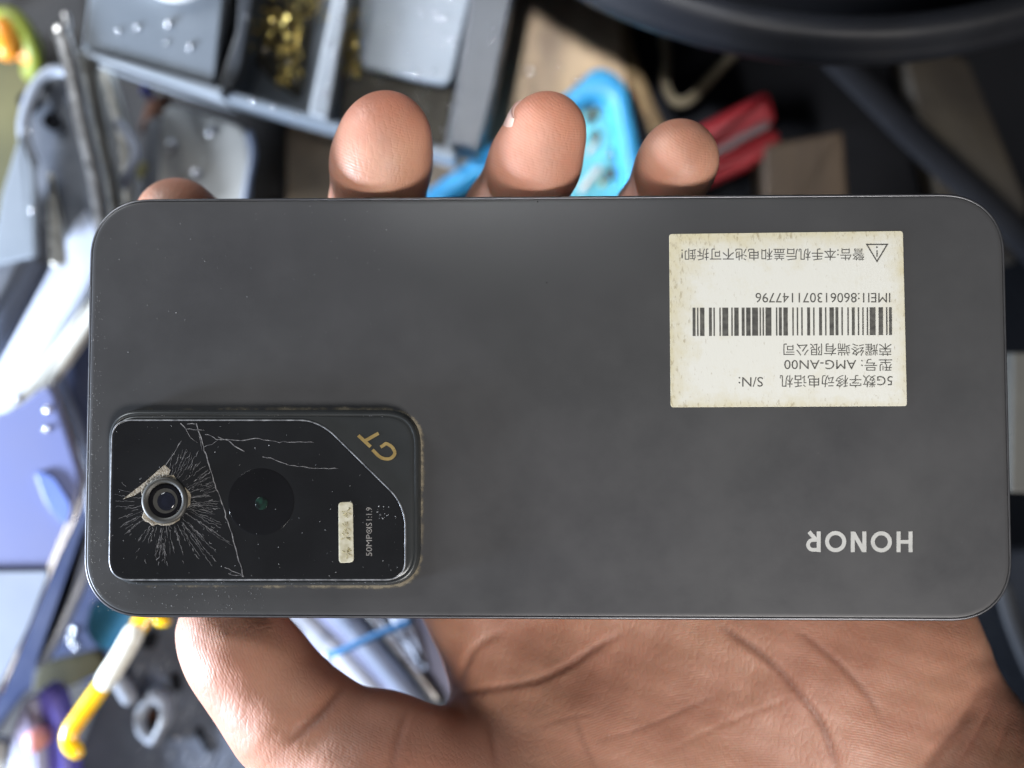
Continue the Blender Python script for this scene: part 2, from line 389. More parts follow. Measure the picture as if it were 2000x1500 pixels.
t = thing('purple_plug', 'purple and lilac plastic plug with a pink tip', 'plug', P(80, 1430, BZ))
slab('shell', [(62, 1362), (86, 1338), (112, 1352), (132, 1420), (150, 1600), (50, 1600), (70, 1470)], -74, 8, M['purple'], t, r=4, bev=2)
slab('face', [(16, 1430), (40, 1370), (66, 1360), (84, 1440), (96, 1600), (0, 1600)], -72, 7, M['lilac'], t, r=4, bev=2)
c = P(62, 1452, -66); lathe('tip', c, [(2.6, -6), (2.6, -1), (1.8, .4), (.2, .8)], M['pink'], t, 20)
one('white_scrap', [(-60, 1440), (8, 1450), (14, 1600), (-60, 1600)], -76, 5, M['cream'], 'cream scrap beside the purple plug', 'scrap')

t = thing('phone_midframe', 'slate phone midframe with a diamond hoop and small oval boss', 'phone midframe', P(310, 1400, BZ))
slab('plate', [(250, 1150), (620, 1150), (660, 1700), (120, 1700), (150, 1470), (205, 1330)], -84, 5, M['slate'], t, r=4, bev=1)
hoop('diamond_hoop', [(290, 1348), (322, 1364), (326, 1412), (296, 1466), (262, 1438), (256, 1396)], [(294, 1378), (308, 1384), (308, 1410), (294, 1440), (280, 1424), (276, 1404)], -78, 6, M['slate_hi'], t, 1.5)
MB().tube([P(230, 1326, -78), P(252, 1362, -78)], 2.1).build('oval_boss', M['slate_hi'], t)
slab('recess', [(286, 1390), (304, 1388), (304, 1418), (290, 1432)], -83.2, 1, M['rust'], t, r=.6, bev=.1)
for px in ([(330, 1322), (352, 1316), (356, 1348), (336, 1352)], [(378, 1428), (392, 1420), (412, 1462), (404, 1474)], [(280, 1240), (310, 1236), (300, 1268), (276, 1266)]):
    slab('cut_out', px, -83, 1, M['mat_black'], t, r=.8, bev=.1)
for k in range(34):
    u, v = rng.uniform(265, 450), rng.uniform(1240, 1500); l = rng.uniform(8, 30)
    if k == 0: mbs = MB()
    a, b_ = P(u, v, -83.7), P(u - l * .5, v + l, -83.7)
    mbs.tube([a, b_], .12, 6)
mbs.build('scratch', M['slate_hi'], t)

# silver jig between thumb and palm
t = thing('steel_jig', 'bright steel jig of slanting bars between thumb and palm', 'jig', P(690, 1280, BZ))
slab('base_plate', [(480, 1120), (860, 1140), (900, 1420), (690, 1420)], -82, 4, M['lilac'], t, r=2)
for a, b_, w, mm in (((548, 1150), (580, 1240), 1.8, 'whitemetal'), ((566, 1180), (652, 1262), 2.3, 'whitemetal'), ((668, 1284), (760, 1380), 2.2, 'whitemetal'),
                     ((650, 1180), (812, 1372), 2.6, 'paleblue'), ((700, 1170), (850, 1360), 1.2, 'silver')):
    MB().tube([P(*a, -74), P(*b_, -74)], w, flat=.7).build('bar', M[mm], t)
slab('dark_slot', [(690, 1200), (760, 1205), (880, 1380), (850, 1400), (800, 1360)], -78, 3, M['tray_dark'], t, r=1)
one('white_clip', [(752, 1180), (800, 1190), (830, 1262), (838, 1320), (818, 1300), (770, 1236)], -70, 6, M['whitemetal'], 'glossy white clip lying against the palm edge', 'clip', r=3, bev=1.2)
t = thing('jumper_wire', 'thin blue jumper wire with a round white end', 'wire', P(680, 1266, BZ))
MB().tube(smooth_path([P(640, 1280, -68), P(670, 1270, -67), P(730, 1243, -67), P(800, 1215, -68)]), .95).build('sheath', M['bluewire'], t)
MB().tube([P(636, 1283, -68), P(641, 1280, -68)], 1.0).build('bead', M['white'], t)

# ------------------------------------------------------------------ behind the fingers: blue case with a circuit board
t = thing('blue_case', 'sky blue silicone case holding a small circuit board behind the fingers', 'case', P(1120, 300, BZ + 5))
hoop('silicone_frame', [(760, 420), (1118, 170), (1168, 120), (1222, 150), (1246, 260), (1300, 560), (800, 560)],
     [(846, 415), (1100, 232), (1146, 196), (1186, 200), (1198, 268), (1244, 520), (850, 520)], -94, 9, M['skyblue'], t, 5, 2)
slab('board', [(846, 430), (1100, 230), (1146, 192), (1190, 200), (1246, 530), (840, 530)], -100, 3, M['cyan'], t, r=2)
for px in ([(1140, 214), (1172, 204), (1172, 228), (1150, 246)], [(1150, 262), (1166, 250), (1176, 262), (1158, 280)], [(1188, 290), (1204, 284), (1208, 306), (1194, 314)],
           [(1176, 332), (1200, 326), (1204, 346), (1184, 352)], [(1112, 300), (1130, 280), (1138, 288), (1120, 312)], [(870, 412), (900, 400), (905, 424), (880, 430)]):
    slab('chip', px, -98.6, 2, M['chip'], t, r=.3, bev=.2)
for px in ([(1128, 368), (1168, 322), (1176, 328), (1136, 378)], [(1142, 300), (1166, 268), (1172, 272), (1150, 304)], [(1096, 350), (1112, 330), (1118, 336), (1100, 358)]):
    slab('connector', px, -98.4, 1.6, M['silver'], t, r=.3, bev=.3)
c = P(1178, 356, -98); lathe('gold_contact', c, [(.9, -2), (.9, .5), (.5, .8), (.05, .9)], M['gold'], t, 16)

# cords, red handle, wood and the black pan on the dark side
props(MB().tube(smooth_path([P(1196, -60, -108), P(1206, 15, -108), P(1226, 106, -108), P(1262, 204, -108), P(1286, 262, -109), P(1330, 420, -110)]), 2.2, flat=.5).build('leather_strap', M['strap']),
      'brown leather strap hanging down beside the wooden board', 'strap')
props(MB().tube(smooth_path([P(1270, 10, -104), P(1292, 60, -104), P(1301, 110, -104), P(1300, 165, -103), P(1318, 198, -103), P(1348, 194, -103), P(1392, 148, -104), P(1450, 84, -104), P(1500, 20, -104)]), 1.35).build('beige_cord', M['rope']),
      'beige cord looping down below the black pan', 'cord')
t = thing('pliers_handle', 'dark red plier grip with a grey inlay behind the little finger', 'pliers', P(1450, 270, BZ + 3))
slab('grip', [(1330, 262), (1420, 214), (1505, 170), (1514, 208), (1520, 232), (1400, 300), (1330, 340)], -96, 9, M['red'], t, r=3, bev=2.5)
slab('grip', [(1330, 330), (1460, 272), (1518, 244), (1532, 274), (1480, 318), (1390, 360), (1330, 385)], -98, 8, M['red'], t, r=3, bev=2.5)
slab('inlay', [(1370, 302), (1500, 232), (1508, 246), (1380, 318)], -94.5, 3, M['redgrey'], t, r=1, bev=.6)
one('wood_block', [(1492, 282), (1648, 254), (1664, 470), (1500, 480)], -98, 16, M['darkwood'], 'small brown wood block right of the red grip', 'wood block', r=1, bev=1)
one('wood_slab', [(1760, 90), (1890, 110), (2010, 400), (1990, 520), (1850, 460)], -104, 10, M['darkwood2'], 'dark olive brown wood slab at the edge of the dark mat', 'wood slab', r=3, bev=1)
props(MB().tube(smooth_path([P(1600, 80, -98), P(1700, 180, -98), P(1800, 280, -98), P(1930, 400, -98), P(2050, 520, -98)]), 4.2, flat=.45).build('black_strap', M['mat_black']),
      'wide black strap running diagonally over the dark mat', 'strap')
# pan: lathe
c = P(1680, -1060, -48); Rp = 1172 * .09 * (CAM_D + 48) / CAM_D
t = thing('black_pan', 'glossy black round pan with a thick rolled rim', 'pan', c + np.array([0, 0, -60]))
lathe('rim', c, [(Rp - 9.5, -7), (Rp - 9.8, -2), (Rp - 8.6, 1.2), (Rp - 6, 2.4), (Rp - 3.4, 1.0), (Rp - 2.6, -2), (Rp - 1.4, -3.2), (Rp, -5), (Rp - .6, -9), (Rp - 4, -10)], M['gloss_black'], t, 200)
lathe('bowl', c, [(Rp - 3, -9), (Rp - 12, -30), (Rp - 30, -56), (5, -58), (5, -55), (Rp - 31, -53), (Rp - 15, -28), (Rp - 9, -6.5)], M['gloss_black'], t, 160)
one('card_box', [(1980, 688), (2300, 690), (2300, 968), (1974, 962)], -60, 30, M['pale_edge'], 'pale grey card box just past the end of the phone', 'box', r=.8, bev=.5)
one('navy_cloth', [(1760, 1100), (2300, 1040), (2400, 1900), (1800, 1800)], -86, 6, M['navy'], 'dark navy cloth behind the wrist', 'cloth', r=6, bev=2)
props(MB().tube(smooth_path([P(1960, 1150, -78), P(1985, 1230, -78), (P(2030, 1330, -78)), P(2100, 1420, -79)]), 2.2, flat=.4).build('grey_strap', M['greystrap']),
      'grey strap lying on the navy cloth', 'strap')

# crumbs of solder and glass over the scrap, plus glints as crumbs: dropped straight down onto whatever lies below
bpy.context.view_layer.update()
dg = bpy.context.evaluated_depsgraph_get()
def drop(p, top=-30):
    ok, loc, nrm, *_ = SC.ray_cast(dg, Vector((p[0], p[1], top)) * MM, Vector((0, 0, -1)))
    return np.array(loc) / MM if ok else None
ico = bmesh.new(); bmesh.ops.create_icosphere(ico, subdivisions=2, radius=1)
IV = np.array([v.co[:] for v in ico.verts]); IF = [[v.index for v in f.verts] for f in ico.faces]; ico.free()
m = MB()
spots = [(232, 62, .55), (268, 55, .6), (330, 48, .9), (372, 92, .7), (325, 85, .5), (440, 15, .7), (1035, 138, 1.0), (1018, 137, .55), (1156, 15, .6), (1160, 40, .6), (1128, 120, .55), (1088, 128, .4), (1096, 132, .4),
         (413, 259, 1.3), (336, 283, 1.5), (385, 340, 1.4), (55, 257, .8), (86, 420, .7), (94, 800, 1.0), (108, 774, .9), (92, 838, .8), (146, 1230, 1.1), (140, 1250, .9), (150, 1262, .8), (300, 1246, .8), (345, 1440, .6), (1194, 300, .7), (1160, 325, .6), (1190, 350, .6), (1178, 356, .6)]  # leading ones stand for glints on the grey beige cover
for _ in range(95): spots.append((rng.uniform(660, 900), rng.uniform(-20, 260), rng.choice([.25, .32, .4, .5])))
for _ in range(30): spots.append((rng.uniform(480, 680), rng.uniform(0, 240), rng.choice([.3, .4, .5])))
for _ in range(16): spots.append((rng.uniform(940, 1200), rng.uniform(0, 330), rng.choice([.25, .3, .4])))
for _ in range(24): spots.append((rng.uniform(270, 460), rng.uniform(1240, 1500), rng.choice([.25, .35])))
for u, v, r_ in spots:
    p = drop(P(u, v, -80))
    if p is None: continue
    p = drop(P(u, v, p[2])); 
    if p is None: continue
    q = p + np.array([0, 0, r_ * .4])
    r_ = r_ * (.95 if r_ > .5 else .85)
    m.add(q + IV * r_ * np.array([1, 1, .7]), IF)
props(m.build('crumbs_and_glints', M['crumb']), 'bright solder and glass crumbs and glints scattered over tray and scrap', 'crumbs', kind='stuff')

# ------------------------------------------------------------------ the phone
# pose: least squares on the four corners of its outline in the picture
PW, PH, PT = 163.0, 74.4, 8.4
def proj(p): s = CAM_D / (CAM_D - p[2]) / .09; return np.array([1000 + p[0] * s, 750 - p[1] * s])
def pose_m(q):
    rx, ry, rz = q[:3]
    return np.array(Matrix.Rotation(rz, 3, 'Z') @ Matrix.Rotation(ry, 3, 'Y') @ Matrix.Rotation(rx, 3, 'X')), np.array(q[3:6])
CORN = [((-1, 1), (176, 388)), ((1, 1), (1963, 375)), ((1, -1), (1981, 1215)), ((-1, -1), (159, 1207))]
def resid(q):
    R, T = pose_m(q); out = []
    for (sx, sy), uv in CORN: out += list(proj(R @ np.array([sx * PW / 2, sy * q[6] / 2, 0]) + T) - np.array(uv))
    return np.array(out)
q = np.array([0, 0, 0, 0, 0, 0, PH], float)
for _ in range(30):
    r0 = resid(q); J = np.array([(resid(q + np.eye(7)[k] * 1e-4) - r0) / 1e-4 for k in range(7)]).T
    q = q - np.linalg.lstsq(J, r0, rcond=1e-9)[0]
PH = q[6]; PR, PTr = pose_m(q)
print('phone pose', q, abs(resid(q)).max())

phone = thing('smartphone', 'grey smartphone held face down with a white sticker and cracked camera glass', 'smartphone', (0, 0, 0))
phone.matrix_world = Matrix.Translation(Vector(PTr) * MM) @ Matrix(PR.tolist()).to_4x4()
PZ = PR[:, 2]
def L(u, v, z=0.0):
    """picture position -> phone coordinates on its plane at local height z"""
    d = P(u, v, 0) - np.array([0, 0, CAM_D]); o_ = np.array([0, 0, CAM_D])
    lo = PR.T @ (o_ - PTr); ld = PR.T @ d
    k = (z - lo[2]) / ld[2]; w = lo + ld * k
    return np.array([w[0], w[1], z])

def part(name, m, mt, parent, smooth=True):
    o = bpy.data.objects.new(name, bpy.data.meshes.new(name)); COL.objects.link(o)
    o.data.from_pydata((np.array(m.V) * MM).tolist(), [], m.F); o.data.materials.append(mt)
    if smooth: o.data.polygons.foreach_set('use_smooth', [True] * len(o.data.polygons))
    o.data.update(); o.parent = parent
    return o

def rrect(w, h, r, n=14):
    out = []
    for cx, cy, a0 in ((1, 1, 0), (-1, 1, 90), (-1, -1, 180), (1, -1, 270)):
        for k in range(n + 1):
            t = math.radians(a0 + 90 * k / n)
            # slightly squarer than a circle, as phone corners are
            c_, s_ = math.cos(t), math.sin(t); e = 2 / 2.25
            out.append(np.array([cx * (w / 2 - r) + r * math.copysign(abs(c_) ** e, c_), cy * (h / 2 - r) + r * math.copysign(abs(s_) ** e, s_)]))
    return out
def body(rings_, r=11.0, cap0=True, cap1=True):
    return MB().rings([ring3(rrect(PW - 2 * i, PH - 2 * i, r - i), z) for i, z in rings_], cap0, cap1)

# --- phone materials
def m_panel():
    m, nt, N, L_, b = nodes_of('phone_back_grey')
    tc = N.new('ShaderNodeTexCoord')
    n = N.new('ShaderNodeTexNoise'); n.inputs['Scale'].default_value = 14; n.inputs['Detail'].default_value = 2
    L_.new(tc.outputs['Object'], n.inputs['Vector'])
    r = N.new('ShaderNodeValToRGB'); r.color_ramp.elements[0].color = (.064, .067, .067, 1); r.color_ramp.elements[1].color = (.064, .064, .072, 1)
    L_.new(n.outputs['Fac'], r.inputs[0]); L_.new(r.outputs[0], b.inputs['Base Color'])
    f = N.new('ShaderNodeTexNoise'); f.inputs['Scale'].default_value = 9000; f.inputs['Detail'].default_value = 2
    L_.new(tc.outputs['Object'], f.inputs['Vector'])
    s = N.new('ShaderNodeTexNoise'); s.inputs['Scale'].default_value = 45; s.inputs['Detail'].default_value = 7; s.inputs['Roughness'].default_value = .65
    L_.new(tc.outputs['Object'], s.inputs['Vector'])
    mr = N.new('ShaderNodeMapRange'); mr.inputs['From Min'].default_value = .3; mr.inputs['From Max'].default_value = .7; mr.inputs['To Min'].default_value = .30; mr.inputs['To Max'].default_value = .54
    L_.new(s.outputs['Fac'], mr.inputs[0]); L_.new(mr.outputs[0], b.inputs['Roughness'])
    bp = N.new('ShaderNodeBump'); bp.inputs['Strength'].default_value = .10; bp.inputs['Distance'].default_value = .00004
    L_.new(f.outputs['Fac'], bp.inputs['Height']); L_.new(bp.outputs[0], b.inputs['Normal'])
    b.inputs['Metallic'].default_value = .15
    return m
MP = dict(
    panel=m_panel(),
    frame=mat('phone_frame_grey', (.10, .10, .11), .28, .85, nscale=60, rvar=.06),
    island=mat('camera_island_grey', (.055, .06, .063), .32, .4, nscale=80, rvar=.05),
    edge=mat('pale_rim_highlight', (.34, .35, .37), .42, .4, nscale=900, col2=(.14, .145, .155), rvar=.1),
    trim=mat('pale_chamfer_line', (.16, .165, .18), .4, .7, nscale=200, rvar=.08),
    window=mat('dark_lens_window', (.0095, .0098, .0115), .10, nscale=100, rvar=.03),
    glass=mat('black_cover_glass', (.012, .0125, .014), .10, nscale=70, col2=(.016, .017, .019), rvar=.04),
    black=mat('lens_black', (.006, .006, .008), .15, nscale=90, rvar=.05),
    ring=mat('lens_ring_grey', (.07, .07, .066), .5, .3, nscale=500),
    lens=mat('lens_coating', (.014, .016, .028), .05, nscale=100, rvar=.02, coat=1),
    green=mat('green_lens_glint', (.016, .05, .036), .12, nscale=700, col2=(.009, .012, .012), rvar=.05),
    chipdirt=mat('chipped_glass_edge', (.33, .29, .22), .7, col2=(.18, .15, .11), nscale=900, bump=.6, bscale=2500),
    crack=mat('crack_white', (.30, .30, .31), .35, nscale=1500, col2=(.10, .10, .11)),
    flash=mat('flash_reflector', (.66, .64, .52), .4, .15, col2=(.48, .45, .32), nscale=700),
    facet=mat('moulded_flash_facets', (.60, .55, .36), .25, .5, col2=(.36, .32, .18), nscale=900),
    gold=mat('gold_lettering', (.72, .53, .22), .32, .7, col2=(.62, .44, .17), nscale=500),
    silverink=mat('silver_lettering', (.60, .61, .60), .35, .25, nscale=300, col2=(.54, .55, .54)),
    greyink=mat('grey_lettering', (.28, .27, .26), .5, nscale=300),
    ink=mat('label_ink', (.055, .055, .052), .6, nscale=900, col2=(.11, .11, .10)),
    dust=mat('dust', (.50, .50, .50), .6, nscale=800),
    screen=mat('screen_glass', (.01, .01, .012), .08, nscale=50),
)

part('frame', body([(1.45, -.30), (.62, -.30), (.46, -.22), (.30, -.22), (.12, -.40), (0, -.9), (0, -6.6), (.35, -7.7), (1.2, -8.2)], cap0=False, cap1=False), MP['frame'], phone)
part('chamfer_highlight', body([(.60, -.26), (.56, -.17), (.30, -.17), (.24, -.26)], cap0=False, cap1=False), MP['trim'], phone)  # pale ring added as the bright line on the frame's chamfer
part('screen', body([(1.2, -PT + .2), (2.0, -PT), (60, -PT)][:2] , cap0=False), MP['screen'], phone)
pan = part('back_panel', body([(.72, -.8), (.70, -.10), (.74, -.03), (.86, 0), (1.4, .001), (3, .001)], cap0=False), MP['panel'], phone)
# buttons on the long edge (away from the palm)
for x0, x1 in ((6.5, 28), (-14, -3)):
    y = PH / 2 + .25
    o_ = round_poly([(x0, -5.2), (x1, -5.2), (x1, -3.0), (x0, -3.0)], .9)
    R = [[np.array([p[0], y - .6, p[1]]) for p in o_], [np.array([p[0], y, p[1]]) for p in o_], [np.array([p[0] * .995 + .0025 * (x0 + x1), y + .12, -4.1 + (p[1] + 4.1) * .8]) for p in o_]]
    part('side_button', MB().rings(R), MP['frame'], phone)

# --- camera island
IZ = 1.7
island_px = [(211, 803), (817, 803), (817, 1143), (211, 1143)]
iso = round_poly([L(u, v, IZ)[:2] for u, v in island_px], [5.5, 6.2, 6.2, 6.0], 12)
isl = part('camera_island', MB().rings([ring3(inset(iso, -.25), -.05), ring3(inset(iso, -.18), .25), ring3(iso, .5), ring3(iso, IZ - .45), ring3(inset(iso, .16), IZ - .12), ring3(inset(iso, .42), IZ), ring3(inset(iso, .62), IZ),
                               ring3(inset(iso, .74), IZ - .18), ring3(inset(iso, .95), IZ - .18), ring3(inset(iso, 1.08), IZ - .04), ring3(inset(iso, 1.2), IZ - .02), ring3(inset(iso, 1.7), IZ - .019)]), MP['island'], phone)
GZ = IZ + .24
glass_px = [(219, 821), (604, 821), (640, 838), (776, 972), (791, 1010), (791, 1132), (213, 1132)]
gl = round_poly([L(u, v, GZ)[:2] for u, v in glass_px], [3.4, 2.6, 1.8, 2.0, 2.2, 3.4, 3.8], 9)
part('glass_rim', MB().rings([ring3(inset(gl, -.16), IZ - .05), ring3(inset(gl, -.16), GZ - .06), ring3(inset(gl, -.05), GZ + .015), ring3(inset(gl, .07), GZ + .015), ring3(inset(gl, .09), GZ - .1)], False, False), MP['edge'], isl)  # rim coloured pale in place of light caught along its edge
part('cover_glass', MB().rings([ring3(inset(gl, .08), IZ - .04), ring3(inset(gl, .08), GZ - .06), ring3(inset(gl, .2), GZ), ring3(inset(gl, .5), GZ + .001), ring3(inset(gl, 1.2), GZ + .001)]), MP['glass'], isl)

def disc_l(u, v, prof, mt, name, parent, n=48, sx=1.0):
    c_ = L(u, v, GZ)
    R = [[np.array([c_[0] + r * math.cos(a) * sx, c_[1] + r * math.sin(a), z]) for a in [2 * math.pi * i / n for i in range(n)]] for r, z in prof]
    return part(name, MB().rings(R), mt, parent)
# broken lens: chipped hole, ring, glass
cu, cv = 323, 977
hole = []
for k in range(40):
    a = 2 * math.pi * k / 40
    r_ = 46 + 4 * math.sin(5 * a + 1) + rng.uniform(-3, 3)
    if 3.5 < a < 5.1: r_ += 9 * math.sin((a - 3.5) / 1.6 * math.pi)
    hole.append((cu + r_ * math.cos(a) * 1.0, cv - r_ * math.sin(a)))
hole += []
m = MB().rings([[L(u, v, GZ + .02) for u, v in hole], [L(cu + (u - cu) * .97, cv + (v - cv) * .97, GZ + .10) for u, v in hole], [L(cu + (u - cu) * .8, cv + (v - cv) * .8, GZ + .05) for u, v in hole]])
part('chipped_edge', m, MP['chipdirt'], isl, False)
# long pointed chip above the lens
tri = [(321, 908), (333, 918), (327, 934), (296, 946), (262, 968), (240, 975), (282, 942)]
part('chipped_edge', MB().rings([[L(u, v, GZ) for u, v in tri], [L(u, v, GZ + .05) for u, v in tri]]), MP['chipdirt'], isl, False)
disc_l(cu, cv, [(4.1, GZ), (4.05, GZ + .55), (3.8, GZ + .75), (3.25, GZ + .75), (3.05, GZ + .35), (2.9, GZ + .3)], MP['ring'], 'lens_ring', isl)
disc_l(cu + 1, cv + 1, [(3.02, GZ + .1), (3.0, GZ + .42), (2.8, GZ + .5), (2.5, GZ + .42), (2.2, GZ + .30), (1.6, GZ + .28)], MP['black'], 'lens_barrel', isl)
disc_l(cu + 3, cv + 2, [(1.62, GZ + .2), (1.6, GZ + .34), (1.35, GZ + .46), (1.2, GZ + .34), (1.1, GZ + .36), (.7, GZ + .48), (.05, GZ + .5)], MP['lens'], 'lens_glass', isl)
# main lens under the unbroken glass: a barely darker round window with a green reflection painted in
disc_l(510, 980, [(5.9, GZ - .01), (5.85, GZ + .008), (5.6, GZ + .010), (4.5, GZ + .010), (.3, GZ + .010)], MP['window'], 'lens_window', isl)
disc_l(511, 983, [(1.15, GZ + .01), (1.1, GZ + .03), (.7, GZ + .06), (.05, GZ + .07)], MP['green'], 'lens_glass', isl)
# flash
fl = round_poly([L(u, v, GZ)[:2] for u, v in [(661, 981), (689, 980), (691, 1098), (662, 1100)]], .7, 5)
fo = part('flash', MB().rings([ring3(fl, GZ - .02), ring3(fl, GZ + .06), ring3(inset(fl, .15), GZ + .09)]), MP['flash'], isl, False)
m = MB()
for v0 in (1000, 1030, 1050, 1080):      # moulded fans in the flash lens
    c_ = L(676 + rng.uniform(-2, 2), v0, GZ + .1)
    for k in range(7):
        a = rng.uniform(0, math.pi * 2); w = .22; ln = 1.05
        p0, p1 = c_ + ln * np.array([math.cos(a) * .9, math.sin(a), 0]), c_ + ln * np.array([math.cos(a + w) * .9, math.sin(a + w), 0])
        dz = np.array([0, 0, -.015]); m.add([c_ + dz, p0 + dz, p1 + dz, (c_ + p0 + p1) / 3 + [0, 0, rng.uniform(.06, .2)]], [(0, 2, 1), (0, 1, 3), (1, 2, 3), (2, 0, 3)])
part('flash_facets', m, MP['facet'], isl, False)

# --- strokes and lettering
def stroke(m, px, w, z, h=.05, closed=False, taper=None):
    """ribbon of px width w along picture positions, on the phone plane z, thickness h mm"""
    p = [np.array(q, float) for q in px]; n = len(p); lft, rgt = [], []
    for i in range(n):
        a = p[i] - p[i - 1] if (i > 0 or closed) else None
        b = p[(i + 1) % n] - p[i] if (i < n - 1 or closed) else None
        if a is None: a = b
        if b is None: b = a
        a = a / max(np.linalg.norm(a), 1e-9); b = b / max(np.linalg.norm(b), 1e-9)
        t_ = a + b; t_ /= max(np.linalg.norm(t_), 1e-9); nn = np.array([-t_[1], t_[0]])
        c_ = max(.45, nn @ np.array([-a[1], a[0]])); ww = w / 2 / c_
        if taper is not None: ww *= taper[i]
        lft.append(p[i] + nn * ww); rgt.append(p[i] - nn * ww)
    R = []
    for i in range(n):
        R.append([L(*lft[i], z), L(*rgt[i], z), L(*rgt[i], z + h), L(*lft[i], z + h)])
    if closed: R.append(R[0])
    m.rings(R, not closed, not closed); return m
def arc(cx, cy, rx, ry, a0, a1, n=24):
    return [(cx + rx * math.cos(math.radians(a0 + (a1 - a0) * k / n)), cy - ry * math.sin(math.radians(a0 + (a1 - a0) * k / n))) for k in range(n + 1)]

# maker's name, upside down in the picture
m = MB(); w = 7.8
for x in (1755.1, 1778.4): stroke(m, [(x, 1038), (x, 1078.4)], w, .0, .03)
stroke(m, [(1755.1, 1058.3), (1778.4, 1058.3)], w * .92, .004, .028)
stroke(m, arc(1721.4, 1058.2, 16.7, 16.7, 0, 352.5, 47), w, .0, .03, closed=True)
for x in (1665.6, 1688.2): stroke(m, [(x, 1038), (x, 1078.4)], w, .0, .03)
stroke(m, [(1687.2, 1076.5), (1666.6, 1040)], w, .004, .022)
stroke(m, arc(1632.2, 1057.8, 16.7, 16.7, 0, 352.5, 47), w, .0, .03, closed=True)
stroke(m, [(1599, 1038), (1599, 1078)], w, .0, .03)
stroke(m, [(1600, 1073.8)] + arc(1588, 1064.2, 9.7, 9.6, 270, 90, 16) + [(1600, 1054.6)], w * .92, .004, .018)
stroke(m, [(1594, 1054.5), (1580, 1038.6)], w, .002, .025)
part('name_lettering', m, MP['silverink'], phone, False)

# two gold letters on the island's grey corner
m = MB()
Z1 = IZ - .02
def zz(x, y): return (150 + x * .375, 760 + y * .375)
stroke(m, [zz(1466, 241), zz(1530, 300)], 6.6, Z1, .06)
stroke(m, [zz(1502, 269), zz(1572, 230)], 6.6, Z1 + .004, .058)
G = [zz(1540, 316), zz(1575, 350), zz(1600, 362), zz(1630, 362), zz(1652, 345), zz(1655, 325), zz(1640, 300), zz(1612, 284), zz(1598, 292), zz(1582, 302)]
G = [tuple(p) for p in smooth_path([np.array(g) for g in G], 4)]
stroke(m, G, 6.4, Z1, .06)
part('gold_lettering', m, MP['gold'], isl, False)

def text_mesh(s, weight=0.0):
    cu_ = bpy.data.curves.new('text', 'FONT'); cu_.body = s; cu_.offset = weight; cu_.resolution_u = 3
    ob = bpy.data.objects.new('text', cu_); COL.objects.link(ob)
    bpy.context.view_layer.update()
    me = bpy.data.meshes.new_from_object(ob.evaluated_get(bpy.context.evaluated_depsgraph_get()))
    V = np.array([v.co[:] for v in me.vertices]); F = [tuple(p.vertices) for p in me.polygons]
    bpy.data.objects.remove(ob); bpy.data.curves.remove(cu_); bpy.data.meshes.remove(me)
    return V, F
def text_fit(m, s, o_px, ex, ey, z, weight=0.0):
    """text bounding box -> parallelogram in the picture: origin, right vector, up vector (px)"""
    V, F = text_mesh(s, weight)
    lo, hi = V.min(0), V.max(0)
    a = (V[:, 0] - lo[0]) / (hi[0] - lo[0]); b = (V[:, 1] - lo[1]) / (hi[1] - lo[1])
    pts = [L(o_px[0] + ex[0] * x + ey[0] * y, o_px[1] + ex[1] * x + ey[1] * y, z) for x, y in zip(a, b)]
    return m.add(pts, F)
m = MB(); Z2 = GZ + .006
# "50MP (.)IS 1:1.9" climbing beside the flash
text_fit(m, '50MP', (726.5, 1086), (0, -42), (-11.5, 0), Z2, -.004)
stroke(m, arc(721, 1037, 4.6, 4.8, 0, 352, 24), 1.3, Z2, .01, closed=True); stroke(m, arc(721, 1037, 1, 1, 0, 350, 8), 1.4, Z2, .01, closed=True)
text_fit(m, 'IS', (726.5, 1031), (0, -10), (-11.5, 0), Z2, -.004)
text_fit(m, '1:1.9', (726.5, 1016), (0, -25), (-11.5, 0), Z2, -.004)
part('lens_lettering', m, MP['greyink'], isl, False)

# --- cracks in the cover glass
m = MB(); ZC = GZ + .002
def crack(pts, w=1.6, seg=14):
    """ragged line through zoom-picture points"""
    out = []
    for i in range(len(pts) - 1):
        a, b = np.array(zz(*pts[i])), np.array(zz(*pts[i + 1])); n = max(2, int(np.linalg.norm(b - a) / seg * 2))
        for k in range(n): out.append(a + (b - a) * k / n + (rng.normal(size=2) * .8 if 0 < k else 0))
    out.append(np.array(zz(*pts[-1])))
    tp = [rng.uniform(.35, 1.15) for _ in out]; tp[-1] = .2
    stroke(m, out, w, ZC, .02, taper=tp)
crack([(622, 178), (640, 235), (660, 300), (690, 400), (720, 495), (745, 560), (775, 650), (815, 790), (845, 900), (868, 978)], 1.9)
crack([(540, 178), (568, 208), (610, 212), (665, 214)], 1.5); crack([(575, 182), (628, 184)], 1.6); crack([(566, 205), (590, 250), (630, 280)], 1.0)
crack([(668, 236), (700, 244), (725, 262), (780, 262), (860, 268), (930, 256), (1035, 272), (1120, 276), (1235, 278)], 1.25)
crack([(735, 248), (790, 268), (820, 296), (875, 326)], 1.7); crack([(660, 302), (705, 288), (735, 264)], 1.2)
crack([(968, 353), (1010, 358), (1060, 380), (1150, 403), (1250, 412), (1360, 414)], 1.2)
crack([(545, 270), (520, 310), (490, 355), (455, 412)], 1.2); crack([(455, 412), (400, 462), (320, 515), (240, 575)], 1.6)
crack([(640, 250), (652, 320)], 1.0); crack([(790, 960), (868, 980)], 1.4); crack([(770, 930), (830, 955), (868, 980)], 1.2)
C0 = np.array([463, 580.0])
